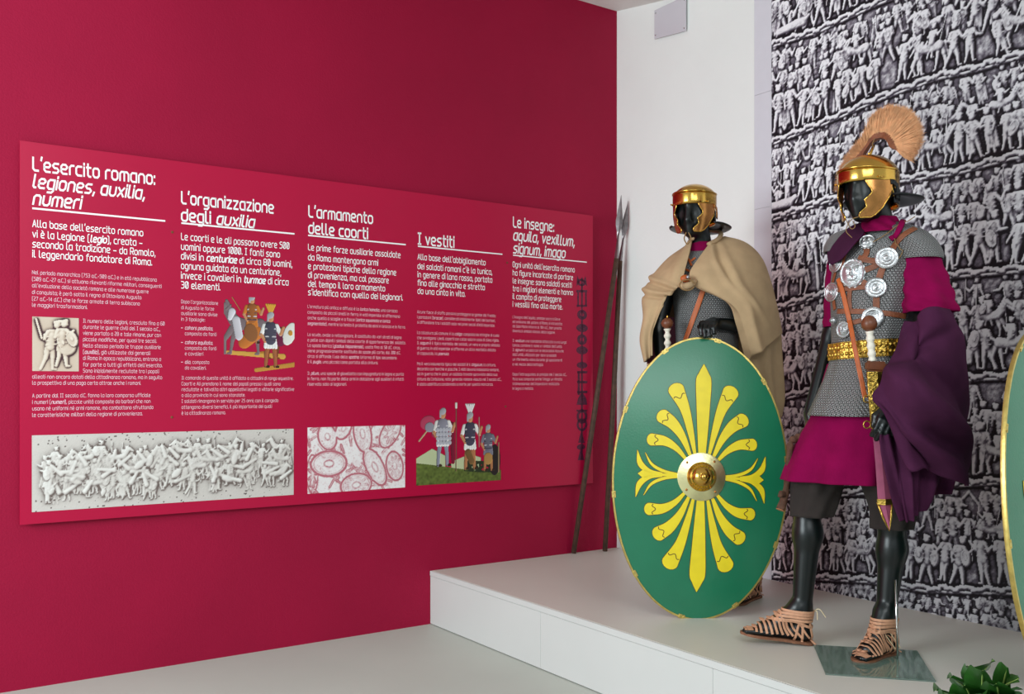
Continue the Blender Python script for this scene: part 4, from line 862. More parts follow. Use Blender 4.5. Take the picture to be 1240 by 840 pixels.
# belt, harness, medals
def ring_on(bvh, c, z_of, yaw, width, thick, a0, a1, n, off=.003, rad=.4):
    s, f = yv(yaw); pts = []; nr = []
    for i in range(n):
        th = a0+(a1-a0)*i/(n-1); d = s*math.cos(th)+f*math.sin(th); cc = V((c[0], c[1], z_of(th))); r = bvh.ray_cast(cc+d*rad, -d)
        if r[0] is None: continue
        pts.append(r[0]+d*off); nr.append(d)
    return pts, nr
cT = P(1052, 424, 3.77); belt = thing('gilt_belt', cT, 'gilt plate belt of embossed square plaques round the mail-clad waist', 'belt')
zb = lambda th: cT.z+.008*math.cos(th)
pts, nr = ring_on(bM_, cT, zb, YR, .066, .003, 0, 2*math.pi, 73); mk('strap', *band(pts[:-1], nr[:-1], .058, .004, True), M['leather'], belt, smooth=False)
for i in range(11):
    a0 = math.radians(14+i*15.2); pts, nr = ring_on(bM_, cT, zb, YR, .066, .003, a0, a0+math.radians(14.6), 6, off=.007); mb = MB()
    mb.add(*band(pts, nr, .066, .0025))
    if len(pts) > 4:
        w0 = pts[0]; w1 = pts[-1]; ctr = (w0+w1)/2+nr[2]*.004; t = (w1-w0).normalized()
        for e in (-1, 1): mb.add(*tube([w0+UZ*.030*e+nr[0]*.002, (pts[2]+pts[3])/2+UZ*.03*e+nr[2]*.003, w1+UZ*.030*e+nr[-1]*.002], .0022, 5))
        mb.add(*tube([w0+UZ*.031+nr[0]*.003, w0-UZ*.031+nr[0]*.003], .0025, 5))
        for (x, z) in ((-.0095, .013), (.0095, .013), (-.0095, -.013), (.0095, -.013)): mb.add(*lathe([(.0085, -.002), (.0075, .002), (.004, .0045), (.0005, .005)], ctr+t*x+UZ*z, nr[2], 10))
    mb.mk('belt_plate', M['gold'], belt, auto=40)
# medals harness
har = thing('medal_harness', P(1045, 400, 3.64), 'brown leather strap harness carrying silver military medals over the mail shirt', 'harness')
straps = [([(1096, 383), (1085, 381), (1060, 378), (1035, 377), (1015, 377)], .020), ([(1046, 387), (1036, 390), (1024, 392)], .018), ([(1073, 313), (1067, 330), (1062, 348), (1061, 379)], .024),
 ([(1112, 275), (1096, 284), (1083, 298), (1076, 311), (1060, 322), (1040, 330)], .022), ([(1038, 281), (1045, 290), (1050, 305), (1044, 315), (1034, 330)], .022), ([(1073, 313), (1062, 316), (1050, 315), (1040, 312)], .022),
 ([(1014, 320), (1022, 325), (1033, 332), (1046, 342), (1061, 350)], .022), ([(1008, 352), (1018, 345), (1033, 335)], .020), ([(1033, 332), (1022, 320), (1026, 305), (1040, 290)], .018), ([(1061, 349), (1047, 348), (1033, 349), (1010, 352)], .018), ([(1012, 375), (1010, 360), (1009, 345), (1014, 325)], .018), ([(1030, 346), (1029, 362), (1030, 377)], .018)]
for px, wd in straps:
    r = surf_band(bM_, px, wd, .003, 22)
    if r: mk('strap', *r, M['leather'], har)
def rim_bead(mb, r, c, n, ux, uy, cnt, rad, h):
    for k in range(cnt): a = 2*math.pi*k/cnt; mb.add(*lathe([(rad, 0), (rad*.8, h*.7), (.0005, h)], c+ux*math.cos(a)*r+uy*math.sin(a)*r, n, 8))
def medal(u, v, r, kind, par, rot=.0, el=1.):
    p, n = hit(bM_, u, v, .010, 3.70); 
    if n.length < .5 or n.dot(V((0, -1, 0))) < .1: n = (V((-.6, -.8, .05))).normalized()
    n = (n+V((0, -.25, 0))).normalized(); mb = MB(); a, b, t = frame(n)
    if kind == 'disc':
        mb.add(*lathe([(r*.96, -.004), (r, -.001), (r, .002), (r*.93, .004), (r*.86, .0025), (r*.72, .003), (r*.66, .0055), (r*.58, .004), (r*.42, .004), (r*.38, .0075), (r*.28, .006), (r*.16, .0075), (r*.12, .011), (.0008, .013)], p, n, 36, sy=el))
    elif kind == 'crescent':
        mb.add(*lathe([(r*.96, -.003), (r, 0), (r*.9, .003), (r*.7, .004), (r*.62, .002), (.0008, .002)], p, n, 36))
    else:
        mb.add(*lathe([(r*.9, -.004), (r, 0), (r*.93, .005), (r*.82, .003), (r*.6, .008), (r*.3, .012), (.0008, .013)], p, n, 32, sy=el)); c = p+n*.008
        for k in range(14): q = 2*math.pi*k/14; mb.add(*lathe([(r*.20, -.004), (r*.17, .001), (.0008, .004)], p+a*math.cos(q)*r*.88+b*math.sin(q)*r*.88*el, n, 8))
        up = b if b.z > 0 else -b
        for x in (-1, 1):
            mb.add(*lathe([(r*.2, -.002), (r*.17, .004), (.0008, .007)], c+a*x*r*.34+up*r*.22, n, 10)); mb.add(*lathe([(r*.26, -.002), (r*.22, .005), (.0008, .009)], c+a*x*r*.22-up*r*.30, n, 10)); mb.add(*tube([c+a*x*r*.1+up*r*.38+n*.003, c+a*x*r*.55+up*r*.5], r*.10, 6))
        mb.add(*tube([c+up*r*.35+n*.002, c-up*r*.1+n*.009], r*.13, 8)); mb.add(*lathe([(r*.16, -.002), (r*.12, .006), (.0008, .010)], c-up*r*.12+n*.003, n, 8)); mb.add(*tube([c-a*r*.3-up*r*.55, c+a*r*.3-up*r*.55], r*.08, 6))
    o = mb.mk('medal', M['silver'], par, auto=35); return o
medal(1051, 294.5, .030, 'lion', har); medal(1074, 313, .042, 'disc', har); medal(1015, 320, .036, 'disc', har); medal(1034, 331, .050, 'lion', har, el=1.15)
medal(1009.5, 354, .038, 'disc', har); medal(1061, 348.5, .039, 'disc', har); medal(1057, 384.5, .041, 'crescent', har); medal(1023, 399, .028, 'lion', har, el=1.2); medal(1012, 388, .014, 'lion', har)
for px in ([(1108, 262), (1090, 274), (1070, 288), (1058, 295)], [(1079, 289), (1092, 300), (1087, 314), (1072, 323)]):
    q = cr([(u, v) for u, v in px], 12); mk('cord', *tube([hit(bM_, u, v, .012, 3.66)[0] for u, v in q], .0018, 5), M['cordd'], har, smooth=True)
# ---------------------------------------------------------------- sword of the officer
def ctr_line(p0, p1, rows, n, sy=1., ref=V((0, -1, 0))):
    ax = (V(p1)-V(p0)); L = ax.length; return lathe([(r, t*L) for t, r in rows], p0, ax, n, sy=sy, ref=ref)
sY = 3.50
swd = thing('officer_sword', P(1077, 641, sY), 'wood-pommelled sword in a gilt and mauve scabbard in front of the officer', 'sword')
mk('pommel', *lathe([(.002, .030), (.014, .027), (.024, .016), (.029, .0), (.027, -.012), (.020, -.022), (.009, -.028), (.002, -.028)], P(1052.5, 391.5, sY), UZ, 24), M['wood'], swd, smooth=True)
prof = []
for i in range(17): t = i/16; prof.append((t, .0135+.0022*math.cos(t*4*2*math.pi)))
mk('grip', *ctr_line(P(1053, 401, sY), P(1056.5, 437, sY), prof, 20), M['bone'], swd, smooth=True)
def plate(pxl, pxr, Y, th, name, m, par, bev=.0):
    """flat solid from matched left and right outlines in the photo"""
    vs = [P(u, v, Y-th/2) for u, v in pxl]+[P(u, v, Y-th/2) for u, v in pxr]+[P(u, v, Y+th/2) for u, v in pxl]+[P(u, v, Y+th/2) for u, v in pxr]; n = len(pxl); fs = []
    mid = [(V(vs[i])+V(vs[n+i]))/2+V((0, -th*.35, 0)) for i in range(n)]; b = 4*n; vs += mid
    for i in range(n-1):
        fs += [(i, b+i, b+i+1, i+1), (b+i, n+i, n+i+1, b+i+1), (2*n+i+1, 3*n+i+1, 3*n+i, 2*n+i), (i, i+1, 2*n+i+1, 2*n+i), (n+i+1, n+i, 3*n+i, 3*n+i+1)]
    fs += [(0, 2*n, 3*n, n, b), (n-1, b+n-1, 2*n-1, 4*n-1, 3*n-1)]
    return mk(name, vs, fs, m, par)
MB().add(*box(P(1060.5, 443.5, sY), .072, .036, .038, Matrix.Rotation(math.radians(4), 3, 'Y'), .007)).mk('guard', M['wood'], swd, smooth=False)
plate([(1050.5, 450), (1053, 480), (1056, 519)], [(1073, 450), (1073, 480), (1071, 519)], sY, .022, 'upper_plate', M['gold'], swd)
plate([(1056.2, 519), (1060, 560), (1063, 606)], [(1070.5, 519), (1075, 560), (1080, 606)], sY, .018, 'scabbard_body', M['mauve'], swd)
plate([(1062, 604), (1062.3, 611)], [(1080.5, 604), (1080.5, 611)], sY, .024, 'cross_band', M['gold'], swd)
plate([(1064, 611), (1070, 627), (1076.2, 641)], [(1079.5, 611), (1079, 627), (1077.6, 641)], sY, .014, 'tip_leather', M['mauve'], swd)
mk('tip_binding', *tube([P(1062.5, 608, sY-.008), P(1069, 626, sY-.008), P(1076.8, 641.5, sY-.004), P(1079, 626, sY-.008), P(1080.3, 608, sY-.008)], [.004, .0045, .006, .0045, .004], 8), M['gold'], swd, smooth=True)
mk('edge_binding', *tube([P(1050.5, 450, sY-.004), P(1053, 480, sY-.004), P(1056.2, 519, sY-.004)], .005, 8), M['gold'], swd, smooth=True)
mb = MB(); 
for (v, w_) in ((452, 10), (461, 9), (497, 7), (505, 7), (517, 7)): mb.add(*tube([P(1051.5+(v-450)*.08, v, sY-.013), P(1052+w_*1.9+(v-450)*-.03, v, sY-.013)], .003, 6))
for k in range(12): a = 2*math.pi*k/12; mb.add(*lathe([(.004, 0), (.003, .003), (.0004, .004)], P(1062+5.5*math.cos(a), 470+7*math.sin(a), sY-.013), (0, -1, 0), 8))
mb.add(*lathe([(.009, 0), (.007, .003), (.0004, .005)], P(1062, 470, sY-.013), (0, -1, 0), 12)); mb.mk('embossed_ornament', M['gold'], swd, kind='stuff')
for (v) in (483, 514):
    mb = MB(); c = P(1050, v, sY-.01); mb.add(*tube([c+V((math.cos(a)*.013, 0, math.sin(a)*.013)) for a in np.linspace(0, 2*math.pi, 17)], .0028, 6)); mb.add(*tube([c+V((.012, 0, 0)), c+V((.032, 0, 0))], .006, 8)); mb.mk('suspension_ring', M['gold'], swd, smooth=True)
# baldric
r = [hit(bM_, u, v, .008, None) for u, v in cr([(1017, 338), (1021, 350), (1026, 372), (1032, 398), (1038, 430), (1043, 458), (1047, 482)], 26)]
pts = [p for p, n in r if p is not None]; nr = [(n+V((0, -.3, 0))).normalized() for p, n in r if p is not None]
for i, p in enumerate(pts):
    k = i/(len(pts)-1)
    if p.y > sY and k > .45: q = (O-p).normalized(); pts[i] = p+q*(.035*math.sin(min(1, (k-.45)/.2)*math.pi/2))
mk('baldric', *band(pts, nr, .0175, .004), M['orange'], swd)
# vine stick
st = MB(); pl_ = cr([tuple(P(u, v, Y)) for u, v, Y in ((982, 508, 3.90), (975, 520, 3.88), (968, 529, 3.86), (958, 534, 3.84), (956.5, 545, 3.84), (954, 575, 3.85), (951, 598, 3.85), (945, 617, 3.84))], 44)
rad = [.012+.0035*math.sin(i*.9)*math.sin(i*.37)+(.004 if 12 < i < 18 else 0)+(.006 if i > 38 else 0) for i in range(44)]
stk = thing('vine_stick', P(945, 617, 3.84), 'crooked brown vine wood stick held in the hidden hand of the officer', 'stick')
mk('shaft', *tube([V(p) for p in pl_], rad, 10), M['stick'], stk, smooth=True)
e0, e1 = V(pl_[-1]), V(pl_[-2]); d = (e0-e1).normalized(); mk('cut_end', *lathe([(.018, 0), (.0175, .002), (.001, .0024)], e0, d, 14), M['stickcut'], stk)
mk('knot', *tube([P(950, 600, 3.85), P(946, 597, 3.83), P(944, 601, 3.82)], [.014, .012, .008], 8), M['stick'], stk, smooth=True)

# ---------------------------------------------------------------- helmets
def helmet(name, c, yaw, label, k=1., tall=.058, top=.135, knob=True, nz=-.058, nt=.020):
    s, f = yv(yaw); c = V(c); at = lambda x, y, z: c+s*x*k+f*y*k+UZ*z*k
    h = thing(name, at(0, 0, -.05), label, 'helmet'); rx, ry_ = .102, .124; n = 72; zs = .018+tall-.012
    def lowz(th):      # th=pi/2 front
        q = math.sin(th); return .018 if q > .25 else .018-.085*min(1, (.25-q)/.5)
    vs = []; rowsn = 20
    for i in range(rowsn+1):
        t = i/rowsn
        for j in range(n):
            th = 2*math.pi*j/n; z0 = lowz(th); z = z0+(top-z0)*math.sin(t*math.pi/2) if t < 1 else top
            zz_ = max(0, (z-zs)/(top-zs)); r = max(0, 1-zz_**1.9)**.55 if z > zs else 1-.03*max(0, (zs-z)/.1)
            vs.append(at(math.cos(th)*rx*r, math.sin(th)*ry_*r, z))
    fs = [(i*n+j, i*n+(j+1) % n, (i+1)*n+(j+1) % n, (i+1)*n+j) for i in range(rowsn) for j in range(n)]
    inner = [tuple(V(c)+(V(v)-(V(c)+UZ*.04*k))*.965+UZ*.04*k) for v in vs]; m_ = len(vs); fs2 = fs+[tuple(x+m_ for x in q[::-1]) for q in fs]+[((j+1) % n, j, j+m_, (j+1) % n+m_) for j in range(n)]
    mk('bowl', vs+inner, fs2, M['brass'], h, smooth=True)
    # brow band, thick, slightly proud
    pts = []; nr = []
    for j in range(31):
        th = math.radians(-8+196*j/30); d = s*math.cos(th)/rx+f*math.sin(th)/ry_; d.normalize(); pts.append(at(math.cos(th)*(rx+.001), math.sin(th)*(ry_+.001), .018+tall/2)); nr.append(d)
    mk('brow_band', *band(pts, nr, tall*k, .004), M['brass'], h, smooth=True)
    # brow guard (peak) bar
    up = [at(math.cos(th)*(rx+.003), math.sin(th)*(ry_+.006), .016+tall+.004*math.sin(th)) for th in np.radians(np.linspace(-12, 192, 34))]
    mk('brow_guard', *tube(up, [.003]+[.0048]*32+[.003], 8), M['brass'], h, smooth=True)
    if knob: mk('top_knob', *lathe([(.013, top-.004), (.011, top), (.005, top+.004), (.005, top+.010), (.007, top+.013), (.001, top+.017)], c, UZ, 16), M['brass'], h, smooth=True)
    # cheek guards
    for sd in (-1, 1):
        R0 = 15; Cn = 9; vs = []
        outline = [(.60, 1.50, .026), (.60, 1.36, .010), (.62, 1.20, -.008), (.66, 1.13, -.022), (.70, 1.17, -.036), (.78, 1.27, -.048), (.84, 1.36, -.062), (.80, 1.30, -.074), (.78, 1.22, -.086), (.80, 1.12, -.098), (.86, 1.10, -.108), (.92, 1.18, -.116), (.98, 1.24, -.122)]
        # rows: back angle, front angle, z ; angle measured from the side (0) to the front (pi/2)
        rows = [(.12, .98, .030), (.10, 1.00, .014), (.10, .92, -.002), (.12, .82, -.016), (.16, .80, -.028), (.20, .90, -.042), (.26, 1.03, -.054), (.32, .98, -.066), (.36, .94, -.078), (.44, 1.04, -.088), (.52, 1.16, -.098), (.62, 1.22, -.108), (.78, 1.16, -.117)]
        for (a, b, z) in rows:
            for q in range(Cn):
                th = a+(b-a)*q/(Cn-1); tap = 1-.22*max(0, -z-.03)/.09; X = math.cos(th)*(rx+.004)*tap; Y_ = math.sin(th)*(ry_+.0)*(1-.10*max(0, -z-.02)/.09)
                vs.append(at(sd*X, Y_, z))
        nn = len(vs); cen = at(0, .02, -.04); vs += [v+(cen-v).normalized()*.003 for v in vs]
        fs = [(i*Cn+j, i*Cn+j+1, (i+1)*Cn+j+1, (i+1)*Cn+j) for i in range(len(rows)-1) for j in range(Cn-1)]; fs = fs+[tuple(x+nn for x in q[::-1]) for q in fs]
        ck = mk('cheek_guard', vs, fs, M['brassd'], h, smooth=True)
        edge = [vs[i*Cn+Cn-1] for i in range(len(rows))]+[vs[(len(rows)-1)*Cn+j] for j in range(Cn-2, -1, -1)]+[vs[i*Cn] for i in range(len(rows)-2, 3, -1)]
        mk('rolled_edge', *tube(edge, .0030, 6), M['brass'], ck, smooth=True)
        hp = at(sd*(rx+.006)*math.cos(.5), math.sin(.5)*(ry_+.004), .028); mb = MB(); mb.add(*tube([hp-f*.018*k, hp+f*.018*k], .004, 8)); mb.mk('hinge', M['brass'], ck, smooth=True)
        # ear guard
        ear = [at(sd*(rx+.004)*math.cos(q), math.sin(q)*ry_, z) for q, z in ((.16, .012), (.05, .014), (-.12, .004), (-.2, -.02), (-.16, -.045))]
        mk('ear_guard', *band(ear, [s*sd]*5, .018*k, .004), M['brassd' if name == 'plain_helmet' else 'iron'], h, smooth=True)
    # neck guard: broad dark flange
    vs = []; na = 41; nrw = 8
    for i in range(nrw):
        t = i/(nrw-1)
        for j in range(na):
            th = math.radians(-186+192*j/(na-1)); g = min(1, .25+1.1*math.sin(math.pi*j/(na-1))**.7)
            vs.append(at(math.cos(th)*(rx*.96+.078*t*g), math.sin(th)*(ry_*.96+.110*t*g), nz-.006*t-.008*math.sin(t*3)+nt*t*math.sin(th)))
    nn = len(vs); vs += [v-UZ*.004 for v in vs]; fs = [(i*na+j, i*na+j+1, (i+1)*na+j+1, (i+1)*na+j) for i in range(nrw-1) for j in range(na-1)]; fs = fs+[tuple(x+nn for x in q[::-1]) for q in fs]
    for j in range(na-1): q = (nrw-1)*na+j; fs.append((q, q+1, q+1+nn, q+nn))
    mk('neck_guard', vs, fs, M['iron'], h, smooth=True)
    ng = [at(math.cos(th)*(rx-.004), math.sin(th)*(ry_-.002), -.052) for th in np.radians(np.linspace(-176, -4, 30))]; ngn = [s*math.cos(th)+f*math.sin(th) for th in np.radians(np.linspace(-176, -4, 30))]
    ng = [p+UZ*.02*k for p in ng]; mk('neck_plate', *band(ng, ngn, .055*k, .003), M['iron'], h, smooth=True)
    return h, at
HR, atR = helmet('crested_helmet', headR+V((0, .005, .002)), YRH, 'polished brass helmet with a ginger horsehair crest on the right-hand mannequin', 1.04, tall=.048, top=.134, nz=-.022, nt=.004)
# crest
I_c = [(1019, 226, 3.90), (1031, 203, 3.87), (1040, 191, 3.84), (1048, 180, 3.81), (1058, 167, 3.78), (1070, 163.5, 3.75), (1078, 168, 3.72), (1083, 177, 3.70), (1087, 183, 3.69)]
O_c = [(1013, 232, 3.91), (1019, 204, 3.88), (1031, 184, 3.85), (1046, 166, 3.81), (1060, 138, 3.78), (1084, 127, 3.73), (1109, 137, 3.68), (1118, 165, 3.66), (1105, 195, 3.66)]
Ii = cr([tuple(P(*q)) for q in I_c], 60); Oo = cr([tuple(P(*q)) for q in O_c], 60); sR_, fR_ = yv(YR); g = np.random.default_rng(2)
# box of the crest
w_ = .017; vs = []
for i in range(8, 60):
    p = V(Ii[i]); o = (V(Oo[i])-p).normalized()
    for a, b in ((-1, .010), (1, .010), (1, -.014), (-1, -.014)): vs.append(p+fR_*(w_*a)+o*b)
m_ = len(vs)//4; fs = [(i*4+k, i*4+(k+1) % 4, (i+1)*4+(k+1) % 4, (i+1)*4+k) for i in range(m_-1) for k in range(4)]+[(3, 2, 1, 0), (m_*4-4, m_*4-3, m_*4-2, m_*4-1)]
cb = mk('crest_box', vs, fs, M['leather'], HR)
mk('crest_stem', *tube([atR(0, 0, .125), P(1058, 176, 3.77)], [.004, .006], 8), M['brass'], HR, smooth=True)
mk('crest_cord', *tube([P(1059, 168, 3.74), P(1056.5, 174, 3.73), P(1058, 181, 3.74)], .002, 5), M['cordd'], HR)
hv = []; hf = []; hc = 0
for q in range(9000):
    t = g.uniform(0, 1); i = t*59; j = min(int(i), 58); fr = i-j; a = V(Ii[j]*(1-fr)+Ii[j+1]*fr); b = V(Oo[j]*(1-fr)+Oo[j+1]*fr); L = (b-a)
    w0 = g.uniform(-1, 1); w1 = w0*1.5+g.normal(0, .25); a = a+fR_*w0*.015; b = a+L*g.uniform(.86, 1.0)+fR_*w1*.014+V(g.normal(0, .004, 3)); mid = a.lerp(b, .5)+V(g.normal(0, .003, 3)); d = L.normalized(); sd = d.cross(fR_).normalized(); r0 = .0011
    n0 = len(hv); rr_ = (r0, r0*1.1, .0002)
    for p, r in zip((a, mid, b), rr_):
        hv += [p+sd*r, p-sd*r*.5+fR_*r*.87, p-sd*r*.5-fR_*r*.87]
    for s0 in (0, 3):
        for k in range(3): hf.append((n0+s0+k, n0+s0+(k+1) % 3, n0+s0+3+(k+1) % 3, n0+s0+3+k))
mk('crest_hair', hv, hf, M['hair'], HR, kind='stuff', label='fan of ginger horsehair')
core = []; 
for i in range(60):
    a, b = V(Ii[i]), V(Oo[i]); 
    for t in (.0, .45, .86): core += [a.lerp(b, t)+fR_*(.013+.006*t), a.lerp(b, t)-fR_*(.013+.006*t)]
fs = []
for i in range(59):
    o0 = i*6
    for (x, y) in ((0, 2), (2, 4), (4, 5), (5, 3), (3, 1), (1, 0)): fs.append((o0+x, o0+y, o0+6+y, o0+6+x))
fs += [(0, 1, 3, 5, 4, 2), tuple(59*6+x for x in (2, 4, 5, 3, 1, 0))]
mk('crest_core', core, fs, M['hair'], HR)
mk('chin_cord', *tube([V(p) for p in cr([tuple(atR(-.03, .10, -.112)), tuple(atR(-.02, .105, -.128)), tuple(atR(0, .11, -.155)), tuple(atR(.02, .115, -.15)), tuple(atR(.0, .10, -.125))], 20)], .0016, 5), M['cordd'], HR)
mk('chin_cord', *tube([V(p) for p in cr([tuple(atR(.03, .10, -.112)), tuple(atR(0, .11, -.122)), tuple(atR(-.015, .12, -.16)), tuple(atR(.01, .12, -.19))], 20)], .0016, 5), M['cordd'], HR)

# ---------------------------------------------------------------- sandals
def sandal(name, heel, toe, ank, bvh, label, openness=1., group=None):
    h, t = V(heel), V(toe); d = t-h; L = d.length; dn = d.normalized(); sd = dn.cross(UZ).normalized(); up = sd.cross(dn)
    if up.z < 0: up = -up
    sa = thing(name, V((h.x, h.y, PZ)), label, 'sandal')
    # sole
    prof = [(-.04, .012), (-.01, .030), (.06, .036), (.2, .036), (.4, .034), (.6, .041), (.75, .047), (.88, .042), (.97, .028), (1.03, .010)]
    pr = cr(prof, 26); vs = []
    for z in (-.004, .006):
        for x, w_ in pr: vs.append(h+d*x+sd*w_+up*z)
        for x, w_ in pr[::-1]: vs.append(h+d*x-sd*w_+up*z)
    n = 52; fs = [tuple(range(n-1, -1, -1)), tuple(range(n, 2*n))]+[(i, (i+1) % n, n+(i+1) % n, n+i) for i in range(n)]
    mk('sole', vs, fs, M['darksole'], sa)
    mb = MB(); 
    for x in np.linspace(0.02, .95, 9):
        for y in (-.022, 0, .022): mb.add(*lathe([(.003, 0), (.002, .0025), (.0003, .003)], h+d*x+sd*y-up*.004, -up, 6))
    mb.mk('hobnails', M['iron'], sa, kind='stuff')
    def wrapst(x0, x1, w_=.0098, a0=-100, a1=100, zt=.030, top=0.):
        pts = []; nr = []
        for k in range(25):
            a = math.radians(a0+(a1-a0)*k/24); fr = 1-abs(a)/math.radians(100); x = x1*fr+x0*(1-fr); cc = h+d*x+up*zt; dr = sd*math.sin(a)+up*math.cos(a)
            r = bvh.ray_cast(cc+dr*.16, -dr, .17)
            p = r[0] if r[0] is not None else cc+dr*.03
            if (p-cc).length > .09: p = cc+dr*.05
            pts.append(p+dr*.003); nr.append(dr)
        for _ in range(2): pts = [pts[0]]+[(pts[i-1]+pts[i]*2+pts[i+1])/4 for i in range(1, len(pts)-1)]+[pts[-1]]
        mk('strap', *band(pts, nr, w_, .003), M['nude'], sa)
    for x0, x1 in ((.82, .86), (.75, .80), (.67, .74), (.59, .68), (.51, .62), (.43, .57), (.35, .53)): wrapst(x0, x1)
    wrapst(.90, .92, .022, -85, 85, .02); wrapst(.97, .97, .012, -80, 80, .014); wrapst(.28, .50, .009, zt=.03); wrapst(.16, .44, .009, zt=.03)
    wrapst(.04, .30, .008, zt=.03)
    # heel stays
    for q in (-1, 1):
        for x in (.0, .14, .26):
            a = h+d*x; pts = []; nr = []
            for k in range(9):
                z = .004+.085*k/8; cc = V((ank[0], ank[1], 0)).lerp(V((a.x, a.y, 0)), 1-k/8*.6); cc.z = h.z+z; dr = (sd*q - dn*(.5 if x < .05 else 0)).normalized(); r = bvh.ray_cast(cc+dr*.12, -dr, .13)
                pts.append((r[0] if r[0] is not None else cc+dr*.03)+dr*.003); nr.append(dr)
            mk('stay', *band(pts, nr, .009, .003), M['nude'], sa)
    # ankle bands
    for i, z in enumerate((.082, .096, .110, .122, .133)):
        pts = []; nr = []; ax = V(ank); c0 = V((ax.x, ax.y, PZ+z+.006))
        for k in range(36):
            a = 2*math.pi*k/36; dr = dn*math.cos(a)+sd*math.sin(a); dr.z = 0; dr.normalize(); cc = c0+UZ*.012*math.cos(a)*(1.2 if i == 0 else .3); r = bvh.ray_cast(cc+dr*.12, -dr, .13)
            pts.append((r[0] if r[0] is not None else cc+dr*.04)+dr*.003); nr.append(dr)
        mk('ankle_strap', *band(pts, nr, .0105, .003, True), M['nude'], sa)
    # lacing loops along the instep
    for i, x in enumerate((.84, .74, .64, .55)):
        cc = h+d*x+up*.03; r = bvh.ray_cast(cc+up*.075, -up, .1); p = (r[0] if r[0] is not None else cc+up*.03)+up*.007
        for q in (-1, 1): MB().add(*box(p+sd*.011*q, .020, .016, .006, Matrix((tuple(dn), tuple(sd), tuple(up))).transposed(), .002)).mk('lace_loop', M['nude'], sa)
    for i in range(3):
        c1 = V((ank[0], ank[1], PZ+.092+.016*i)); r = bvh.ray_cast(c1+dn*.15, -dn, .2); c1 = (r[0] if r[0] is not None else c1+dn*.04)+dn*.005; MB().add(*box(c1, .012, .018, .013, None, .003)).mk('lace_loop', M['nude'], sa)
    lc = [tuple(V(ank)+dn*.048+UZ*(PZ+.150-V(ank).z))]
    lace = [V((ank[0], ank[1], PZ+.142))+ (dn*math.cos(a)+sd*math.sin(a))*.043 for a in np.linspace(0, 2*math.pi, 25)]; mk('lace', *tube(lace, .0028, 6), M['cord'], sa, smooth=True)
    return sa, dn, sd
sa, dn, sd = sandal('strap_sandal', heelA, toeA, ankA, bvR, 'tan leather strap sandal on the forward foot with the toe lifted, nearer the oval shield')
b0 = V((ankA[0], ankA[1], PZ+.142))-dn*.043; mk('lace_end', *tube([V(p) for p in cr([tuple(b0), tuple(b0+V((.02, -.02, .012))), tuple(b0+V((.045, -.02, -.02)))], 10)], .0022, 5), M['cord'], sa)
mk('lace_end', *tube([V(p) for p in cr([tuple(b0), tuple(b0+V((.01, -.02, .003))), tuple(b0+V((.012, -.02, -.03)))], 10)], .0022, 5), M['cord'], sa)
sa, dn, sd = sandal('strap_sandal', heelB, toeB, ankB, bvR, 'tan leather strap sandal standing on the glass base plate')
f0 = V((ankB[0], ankB[1], PZ+.135))+dn*.044
for o_ in ((.005, -.03), (.03, -.015)):
    mk('lace_end', *tube([V(p) for p in cr([tuple(f0), tuple(f0+V((o_[0], o_[1], -.035))), tuple(f0+V((o_[0]+.045, o_[1]-.0, -.10)))], 12)], .002, 5), M['cord'], sa)
# glass stand
q = [on_z(u, v, PZ) for u, v in ((985, 782), (999.5, 817), (1133.5, 826), (1110.5, 789))]; gs = thing('glass_stand', sum(q, V())/4, 'green tinted glass base plate with a chrome rod under the rear foot', 'stand')
b4 = [p+UZ*.001 for p in q]; t4 = [p+UZ*.0055 for p in q]; mk('base_plate', b4+t4, [(3, 2, 1, 0), (4, 5, 6, 7), (0, 1, 5, 4), (1, 2, 6, 5), (2, 3, 7, 6), (3, 0, 4, 7)], M['glass'], gs)
rb = on_z(1087, 800, PZ); mk('rod', *tube([rb+UZ*.006, rb+V((.004, .03, .30))], .004, 10), M['chrome'], gs, smooth=True)

# ---------------------------------------------------------------- the soldier, left
YL = math.radians(17); YLH = math.radians(31); YS = 4.62
S = SDF(); headL = P(841.5, 259, YS); head(S, headL, YLH, 1.05)
S.cap(P(845, 275, YS), .050, P(850, 306, YS+.02), .056, .03); S.cap(P(815, 330, YS+.06), .062, P(893, 326, YS-.01), .062, .05)
S.cap(P(853, 345, YS), .115, P(855, 430, YS), .095, .06); S.cap(P(837, 490, YS+.04), .10, P(873, 490, YS), .10, .06)
hl, tl = P(916, 722, 4.70), P(885, 735, 4.50); hl.z = PZ+.006; tl.z = PZ+.006; leg(S, P(882, 510, YS), P(893, 612, 4.66), V((hl.x-.03, hl.y-.04, PZ+.11)), hl, tl, PZ)
h2 = P(846, 728, 4.66); t2 = P(822, 742, 4.46); h2.z = t2.z = PZ+.006; leg(S, P(838, 510, YS+.04), P(846, 612, 4.66), V((h2.x-.02, h2.y-.03, PZ+.11)), h2, t2, PZ)
el1 = P(797, 395, 4.66); S.cap(P(812, 330, 4.67), .050, el1, .038, .03); S.cap(el1, .038, P(806, 470, 4.56), .027, .02); hand(S, P(806, 470, 4.56), (0, -.3, -1), (.2, -1, 0), (.8, 0, -.2))
el2 = P(919, 398, 4.56); wr2 = P(864, 391, 4.455); S.cap(P(898, 328, 4.60), .050, el2, .040, .03); S.cap(el2, .040, wr2, .027, .02)
hand(S, wr2, (-.50, -.85, -.10), (.85, -.50, -.05), (-.10, -.50, -.9))
vs, fs = S.mesh(.0055)
bodyL = mk('mannequin', vs, fs, M['black'], smooth=True, label='black mannequin wearing a tan cloak, one hand on top of the green shield', cat='mannequin', loc=(.95, 4.62, PZ))
bvL = bvh_of(vs, fs)
